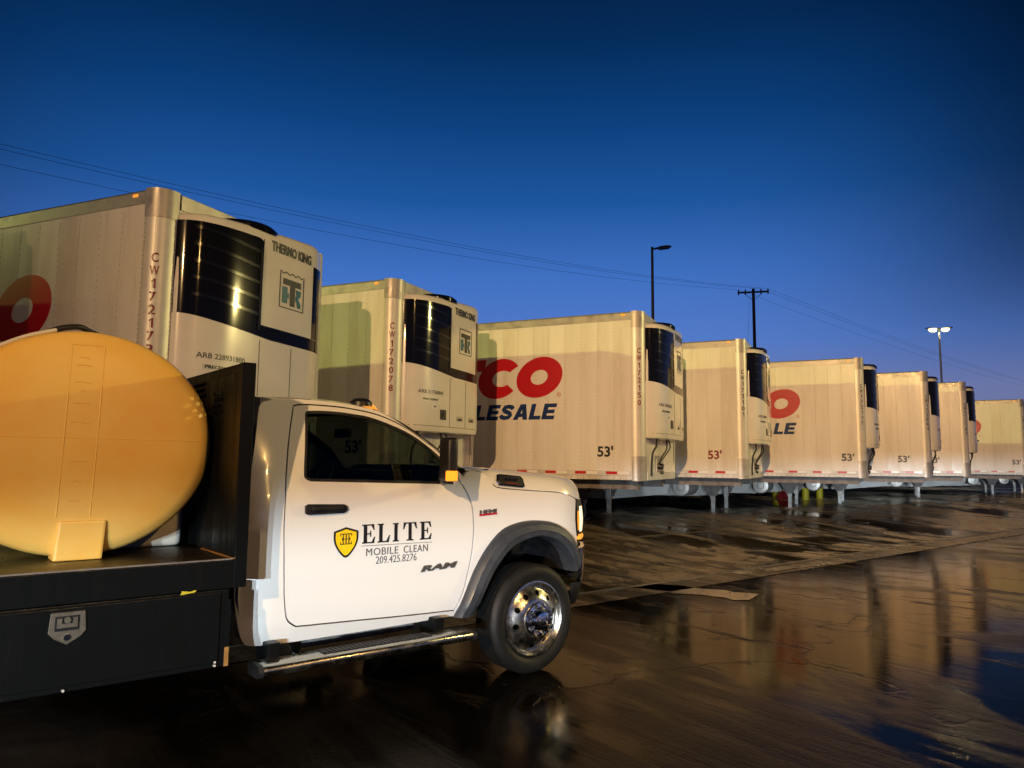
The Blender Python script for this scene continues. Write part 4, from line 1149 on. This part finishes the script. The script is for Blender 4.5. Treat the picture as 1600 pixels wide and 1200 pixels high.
for ya, yb, za, zb in ((-.50, -.24, 1.84, 1.985), (-.83, -.68, 1.80, 1.91), (.24, .50, 1.84, 1.985), (.68, .83, 1.80, 1.91)):
    for r in range(int((zb - za) / .036) + 1):
        for q in range(int((yb - ya) / .042) + 1):
            holes.append(circle(ya + q * .042 + (r % 2) * .021, za + r * .036, .0115, 8))
hbp = link('headboard', clean(sheet([(-DY, ZD1), (DY, ZD1), (DY, 2.05), (-DY, 2.05)], holes, .11, hb, .006).mesh('headboard')), STEEL, truck)
for y in (-DY, DY - .075):
    MB().box(hx - .003, hx + .068, y - .002, y + .075, ZD0, 2.055).obj('headboard_post', STEEL, hbp, bevel=.006)
MB().box(hx - .002, hx + .062, -DY + .075, DY - .075, 2.0, 2.053).obj('headboard_rail', STEEL, hbp, bevel=.006)
for y in (-.45, .40):
    MB().box(hx + .002, hx + .05, y, y + .05, ZD1, 2.0).obj('headboard_stiffener', STEEL, hbp)

# ------------------------------------------------------------------ things on the deck
def on_truck(u, y, z):
    p = TX + ROW_H * u + (-ROW_N) * y
    return (p.x, p.y, z)
RT = .592; CZ = .602; EX = 1.09
tank = empty('water_tank', on_truck(-2.945, 0, ZD1), G_ROT, 'round cream plastic water tank on the flatbed behind the cab', 'tank')
prof = [(.001, -.800), (.15, -.798), (.30, -.792), (.42, -.782), (.52, -.766), (.568, -.745), (.587, -.715), (RT, -.67), (RT, -.35), (RT - .012, -.33), (RT - .012, -.27), (RT, -.25), (RT, .25), (RT - .012, .27), (RT - .012, .33), (RT, .35), (RT, .69), (.588, .74), (.51, .825), (.30, .880), (.001, .895)]
tk = MB().lathe(prof, (0, 0, CZ), 'y', 72)
tk.v = [(x * EX, y, z) for x, y, z in tk.v]
tk.obj('tank_shell', TANK, tank, smooth=50)
def dome(x, z, off):
    r = math.hypot(x / EX, z - CZ)
    return (x, spline_tab(r, [p[0] for p in prof[:8]], [p[1] for p in prof[:8]]) - off, z)
for x0 in (-.105, .045):
    pts = [[dome(x0 + (CZ - z) * -.02 + dx, z, .0012 if abs(dx) < .003 else -.001) for dx in (-.004, -.0015, .0015, .004)] for z in [.22 + i * .89 / 18 for i in range(19)]]
    MB().grid(pts).obj('gauge_edge', TANKD, tank)
pts = [[dome(-.105 + i * .15 / 4, 1.11 + dz, .0012 if abs(dz) < .003 else -.001) for i in range(5)] for dz in (-.004, -.002, .002, .004)]
MB().grid(pts).obj('gauge_edge', TANKD, tank)
for k, (z, w) in enumerate(((.30, .05), (.40, .04), (.50, .075), (.70, .09), (.80, .08), (.865, .03), (.91, .08), (1.0, .07), (1.04, .05))):
    pts = [[dome(-.035 - w / 2 + i * w / 4, z + dz + .004 * math.sin(i), .0012 if abs(dz) < .003 else -.001) for i in range(5)] for dz in (-.005, -.002, .002, .005)]
    MB().grid(pts).obj('gauge_mark', TANKD, tank)
pts = [[dome(x, CZ + .02 + dz, .002 if abs(dz) < .002 else -.001) for x in [-.57 + i * 1.14 / 24 for i in range(25)]] for dz in (-.003, -.001, .001, .003)]
MB().grid(pts).obj('mould_seam', TANK, tank, smooth=80)
for y0, y1 in ((-.796, -.62), (-.06, .06), (.62, .74)):
    MB().prism([(-.115, .0), (.105, .0), (.115, .20), (-.10, .20)], lambda x, z: (x, y0 - (.0 if z < .1 else -.0), z), lambda x, z: (x, y1, z)).obj('moulded_foot', TANKW if False else TANK, tank, bevel=.012)
    if y0 < -.5: continue
    MB().prism([(-.42, .0), (-.36, .0), (-.30, .16), (-.44, .12)], lambda x, z: (x, y0 + .05, z), lambda x, z: (x, y1 - .02, z)).obj('moulded_foot', TANK, tank, bevel=.01)
    MB().prism([(.36, .0), (.42, .0), (.44, .12), (.30, .16)], lambda x, z: (x, y0 + .05, z), lambda x, z: (x, y1 - .02, z)).obj('moulded_foot', TANK, tank, bevel=.01)
MB().lathe([(.20, -.03), (.20, .05), (.18, .065), (.001, .07)], (0, .1, 2 * RT), 'z', 28).obj('tank_lid', BLK, tank, smooth=40)
hs = MB().tube(smooth_poly([on_truck(-3.28, -.60, 2.09), on_truck(-3.12, -.62, 2.196), on_truck(-3.0, -.60, 2.235), on_truck(-2.93, -.55, 2.222), on_truck(-2.86, -.5, 2.20), on_truck(-2.84, -.2, 2.19)], 6), .016, 8).obj('black_hose', HOSE, smooth=60)
tag(hs, 'black hose lying over the top of the round tank', 'hose')
hp = MB().tube(smooth_poly([on_truck(-3.55, -.66, 1.93), on_truck(-3.40, -.66, 2.05), on_truck(-3.24, -.66, 2.145), on_truck(-3.10, -.64, 2.20)], 6), .011, 8).obj('white_pipe', PIPEW, smooth=60)
tag(hp, 'thin white pipe curving over the left of the round tank', 'pipe')
wt = empty('chemical_tank', on_truck(-2.34, -.40, ZD1), G_ROT, 'small white rectangular tank standing on the deck against the black headboard', 'tank')
MB().box(-.40, 0, 0, .75, .0, .42).obj('tank_body', TANKW, wt, bevel=.05, seg=3, smooth=40)
MB().cyl((-.2, .35, .42), (-.2, .35, .47), .08, n=20).obj('tank_cap', BLK, wt, smooth=40)

# ------------------------------------------------------------------ poles, wires, bollards
def light_pole(x, y, top, label, lit, mpole, arm_dir, double=False, group='yard light poles'):
    z0 = ground_z(x, y)
    r = empty('light_pole', (x, y, z0), 0, label, 'light pole', group)
    H = top - z0
    MB().cyl((0, 0, 0), (0, 0, .6), .28, .28, 20).obj('concrete_base', POLEG, r, smooth=40, bevel=.02)
    MB().cyl((0, 0, .55), (0, 0, H), .10, .065, 16).obj('pole', mpole, r, smooth=40)
    for sg in ((1, -1) if double else (1,)):
        d = Vector((math.cos(arm_dir), math.sin(arm_dir), 0)) * sg; p = Vector((-d.y, d.x, 0))
        a = Vector((0, 0, H - .12))
        hd = MB()
        rows = []
        for t, w, h in ((.05, .05, .05), (.25, .07, .06), (.40, .17, .085), (.75, .19, .075), (.95, .10, .03)):
            c = a + d * t + Vector((0, 0, .10 * t))
            rows.append([tuple(c + p * w + Vector((0, 0, -.02))), tuple(c + p * w * .6 + Vector((0, 0, h))), tuple(c - p * w * .6 + Vector((0, 0, h))), tuple(c - p * w + Vector((0, 0, -.02)))])
        hd.grid(rows, close=True); hd.raw(rows[0], [(0, 1, 2, 3)]); hd.raw(rows[-1], [(3, 2, 1, 0)])
        h = hd.obj('lamp_head', mpole, r, weld=True)
        c = a + d * .60 + Vector((0, 0, .035))
        if lit:
            MB().lathe([(.30, .02), (.30, -.06), (.25, -.17), (.14, -.24), (.001, -.26)], c - d * .16, 'z', 20).obj('lamp_bowl', LAMPY, h, smooth=60)
            continue
        MB().raw([tuple(c + d * s * .26 + p * w * .17 + Vector((0, 0, dz + s * .02))) for dz in (-.035, 0) for s, w in ((-1, -1), (1, -1), (1, 1), (-1, 1))],
                 [(3, 2, 1, 0), (4, 5, 6, 7), (0, 1, 5, 4), (1, 2, 6, 5), (2, 3, 7, 6), (3, 0, 4, 7)]).obj('lamp_lens', LAMPY if lit else LAMPOFF, h)
    return r
def pix(x, y, depth):
    v = fw + rt * ((x - 800) / FPX) + up * ((600 - y) / FPX)
    v = v * (depth / v.y)
    return Vector((v.x, v.y, v.z + CAM_H))
p = pix(1019, 386, 36); light_pole(p.x, p.y, p.z, 'dark unlit lamp pole with one arm behind the CO trailer', False, POLE, math.radians(-12))
p = pix(1467, 512, 56); lit_pole = light_pole(p.x, p.y, p.z, 'grey lamp pole with two glowing yellow heads at right', True, POLEG, math.radians(-15), True)
def lamp(name, loc, target, watts, color, size=150, radius=.18, blend=.6):
    l = bpy.data.lights.new(name, 'SPOT'); l.energy = watts; l.color = color; l.spot_size = math.radians(size); l.spot_blend = blend; l.shadow_soft_size = radius
    o = bpy.data.objects.new(name, l); COL.objects.link(o); o.location = loc
    o.rotation_euler = (Vector(target) - Vector(loc)).to_track_quat('-Z', 'Y').to_euler()
    return o
lamp('lamp_light', (p.x, p.y, p.z - .3), (p.x - 6, p.y - 14, 0), 900, (1., .92, .5))

# wooden utility pole
up_t = pix(1177, 453, 60)
def utility_pole(x, y, top, ang, label):
    z0 = ground_z(x, y)
    r = empty('utility_pole', (x, y, z0), 0, label, 'utility pole', 'wooden utility poles')
    H = top - z0; d = Vector((math.cos(ang), math.sin(ang), 0))
    MB().cyl((0, 0, 0), (0, 0, H), .17, .12, 14).obj('pole', WOOD, r, smooth=40)
    a = Vector((0, 0, H - .25))
    p_ = Vector((-d.y, d.x, 0)) * .15
    q = [a + d * 1.25 + p_, a - d * 1.25 + p_]
    cb = MB(); n_ = Vector((-d.y, d.x, 0)) * .05
    cb.raw([tuple(q[0] + n_ * s + Vector((0, 0, h))) for s in (-1, 1) for h in (-.07, .07)] + [tuple(q[1] + n_ * s + Vector((0, 0, h))) for s in (-1, 1) for h in (-.07, .07)],
           [(0, 1, 3, 2), (4, 6, 7, 5), (0, 2, 6, 4), (1, 5, 7, 3), (0, 4, 5, 1), (2, 3, 7, 6)])
    ca = cb.obj('crossarm', WOOD, r)
    for s in (-1.18, -.62, .62, 1.18):
        MB().cyl(a + d * s + p_ + Vector((0, 0, .07)), a + d * s + p_ + Vector((0, 0, .26)), .07, .045, 8).cyl(a + d * s + p_ + Vector((0, 0, -.22)), a + d * s + p_ + Vector((0, 0, -.07)), .05, .06, 8).obj('insulator', POLE, ca)
    for s in (-1, 1):
        MB().tube([a + d * s * .75 + p_ + Vector((0, 0, -.05)), a + p_ + Vector((0, 0, -.75))], .022, 6).obj('arm_brace', POLE, r)
    return [Vector((x, y, z0)) + a + d * s + p_ + Vector((0, 0, .26)) for s in (-1.18, .62, 1.18)]
att1 = utility_pole(up_t.x, up_t.y, up_t.z + .1, math.radians(-14), 'dark wooden utility pole with crossarm standing behind the trailers')
L = pix(-520, 118, 21); att0 = utility_pole(L.x, L.y, L.z, math.radians(-40), 'wooden utility pole left of the picture carrying the wires')
R_ = pix(1760, 640, 150); att2 = utility_pole(R_.x, R_.y, up_t.z - 1, math.radians(-14), 'far wooden utility pole right of the picture carrying the wires')
for k, lab in enumerate(('lowest of three wires crossing the sky', 'middle of three wires crossing the sky', 'highest of three wires crossing the sky')):
    pts = []
    for A_, B_, sag in ((att0[k], att1[k], 1.1), (att1[k], att2[k], 1.8)):
        for i in range(24):
            t = i / 24; q = A_.lerp(B_, t); q.z -= sag * 4 * t * (1 - t); pts.append(q)
    pts.append(att2[k])
    tag(MB().tube(pts, .0085, 5).obj('power_line', WIRE, smooth=60), lab, 'power line', 'overhead wires')
g1 = pix(1164, 524, 59.5); tag(MB().tube([Vector(att1[0]) + Vector((.9, 0, -1.0)), g1 + Vector((-.1, 0, -6))], .010, 5).obj('guy_wire', WIRE), 'thin stay wire left of the utility pole', 'wire')

def on_ground(x, y):
    v = fw + rt * ((x - 800) / FPX) + up * ((600 - y) / FPX)
    t = (PAD + .012 - CAM_H) / v.z
    return Vector((v.x * t, v.y * t, PAD + .012))
bz = [(1212, 776, 'left'), (1259, 781, 'middle'), (1281, 779, 'right')]
for x, y, w in bz:
    q = on_ground(x, y)
    r = empty('bollard', q, 0, w + 'most yellow bollard under the trailers' if w != 'middle' else 'middle yellow bollard under the trailers', 'bollard', 'yellow bollards')
    MB().cyl((0, 0, 0), (0, 0, .90), .12, n=20).obj('post', YEL, r, smooth=40)
    MB().lathe([(.12, 0), (.10, .05), (.05, .075), (.001, .08)], (0, 0, .90), 'z', 20).obj('cap', YEL, r, smooth=40)
q = on_ground(1224, 779)
ck = empty('wheel_chock', q, .4, 'red wheel chock beside the yellow bollards', 'wheel chock')
MB().prism([(-.28, 0), (.24, 0), (.24, .10), (.12, .32), (.02, .34)], lambda x, z: (x, -.11, z), lambda x, z: (x, .11, z)).obj('wedge', CHOCK, ck, bevel=.02)
MB().tube([(.1, -.05, .33), (.08, -.05, .42), (.08, .05, .42), (.1, .05, .33)], .015, 6).obj('carry_handle', GEAR, ck)
q = on_ground(1348, 811); gz = ground_z(q.x, q.y) + .012
v = (q - Vector((0, 0, CAM_H))); k = (gz - CAM_H) / v.z; q = Vector((v.x * k, v.y * k, gz + .002))
mh = empty('manhole_cover', q, 0, 'round dark iron manhole cover set in the apron', 'manhole cover')
MB().lathe([(.42, -.01), (.42, .008), (.36, .008), (.355, .0), (.35, .007), (.001, .007)], (0, 0, 0), 'z', 36).obj('cover_plate', IRON, mh)

# ------------------------------------------------------------------ dock building behind the trailers
DW = mat('dock_wall', (.16, .15, .14), .8, var=.2, vscale=.8)
bd = empty('dock_building', tuple(ROW_H * 0 + (-ROW_N) * 25.5), G_ROT, 'low dock building hidden behind the parked trailers', 'building')
MB().box(-60, 165, 0, 14, 0, 5.6).obj('wall', DW, bd)
MB().box(-60.2, 165.2, -.25, 14.2, 5.6, 5.85).obj('roof', POLE, bd)
for k in range(18):
    x = -40 + k * 6
    dd = MB().box(x, x + 2.6, -.04, 0.0, 1.3, 4.2).obj('dock_door', SKIRT, bd)
    MB().box(x - .2, x, -.35, 0, 1.0, 4.5).box(x + 2.6, x + 2.8, -.35, 0, 1.0, 4.5).obj('dock_seal', BLK, dd)

# ------------------------------------------------------------------ yard lamps outside the picture and the second truck's headlights
light_pole(-9.2, -30.6, 13.3, 'yard lamp pole behind the camera with a warm lamp', True, POLEG, math.radians(80))
light_pole(-45.6, 13.1, 17.3, 'yard lamp pole left of the trailers with a greenish lamp', True, POLEG, math.radians(-10))
light_pole(11.2, -8.6, 9.3, 'yard lamp pole behind the camera to the right', True, POLEG, math.radians(130))
lamp('lamp_light', (-9.1, -30.0, 13.0), (10.2, 18, 2), 122000, (1., .59, .25), 34, .22, 1.)
lamp('lamp_light', (-45., 13.0, 17.0), (8, 20, 3), 96000, (1., .97, .22), 32, .22, .5)
lamp('lamp_light', (10.8, -8.1, 9.0), (0, 9, 1.2), 3300, (1., .57, .175), 120, .2, .7)
light_pole(26.6, 14.2, 9.6, 'yard lamp pole to the right of the lot, outside the picture', True, POLEG, math.radians(190))
lamp('lamp_light', (26., 14.1, 9.3), (-3, 8, 2.5), 17500, (1., .80, .28), 56, .2, .8)
helper = copy_tree(truck, skip=('flatbed', 'tool_box', 'headboard'))
HD = Vector((.30, .954, 0)).normalized()
helper.location = (-3.2, -14.6, 0); helper.rotation_euler = (0, 0, math.atan2(HD.y, HD.x))
tag(helper, 'second white truck behind the camera shining its headlights at the lot', 'truck')
for sg in (-1, 1):
    q = Vector(helper.location) + HD * .95 + Vector((-HD.y, HD.x, 0)) * .72 * sg; q.z = .98
    l = lamp('headlamp_light', q, q + HD * 10 + Vector((0, 0, .06)), 13500, (.76, .90, 1.), 110, .05, .5)
    l.data.use_nodes = True
    t = l.data.node_tree; em = t.nodes['Emission']
    co = t.nodes.new('ShaderNodeTexCoord'); sp = t.nodes.new('ShaderNodeSeparateXYZ'); mr = t.nodes.new('ShaderNodeMapRange'); mr.interpolation_type = 'SMOOTHSTEP'
    t.links.new(co.outputs['Normal'], sp.inputs[0]); t.links.new(sp.outputs['Y'], mr.inputs[0])
    mr.inputs['From Min'].default_value = -.012; mr.inputs['From Max'].default_value = .022; mr.inputs['To Min'].default_value = 1.; mr.inputs['To Max'].default_value = .0
    hs_ = t.nodes.new('ShaderNodeMapRange'); hs_.interpolation_type = 'SMOOTHSTEP'      # the beam reaches further on its right-hand side
    t.links.new(sp.outputs['X'], hs_.inputs[0])
    hs_.inputs['From Min'].default_value = -.05; hs_.inputs['From Max'].default_value = .12; hs_.inputs['To Min'].default_value = .62; hs_.inputs['To Max'].default_value = 1.5
    mm = t.nodes.new('ShaderNodeMath'); mm.operation = 'MULTIPLY'
    t.links.new(mr.outputs[0], mm.inputs[0]); t.links.new(hs_.outputs[0], mm.inputs[1]); t.links.new(mm.outputs[0], em.inputs['Strength'])
cy = scene.cycles
cy.max_bounces = 6; cy.diffuse_bounces = 2; cy.glossy_bounces = 4; cy.transmission_bounces = 6; cy.transparent_max_bounces = 6
cy.caustics_reflective = False; cy.caustics_refractive = False
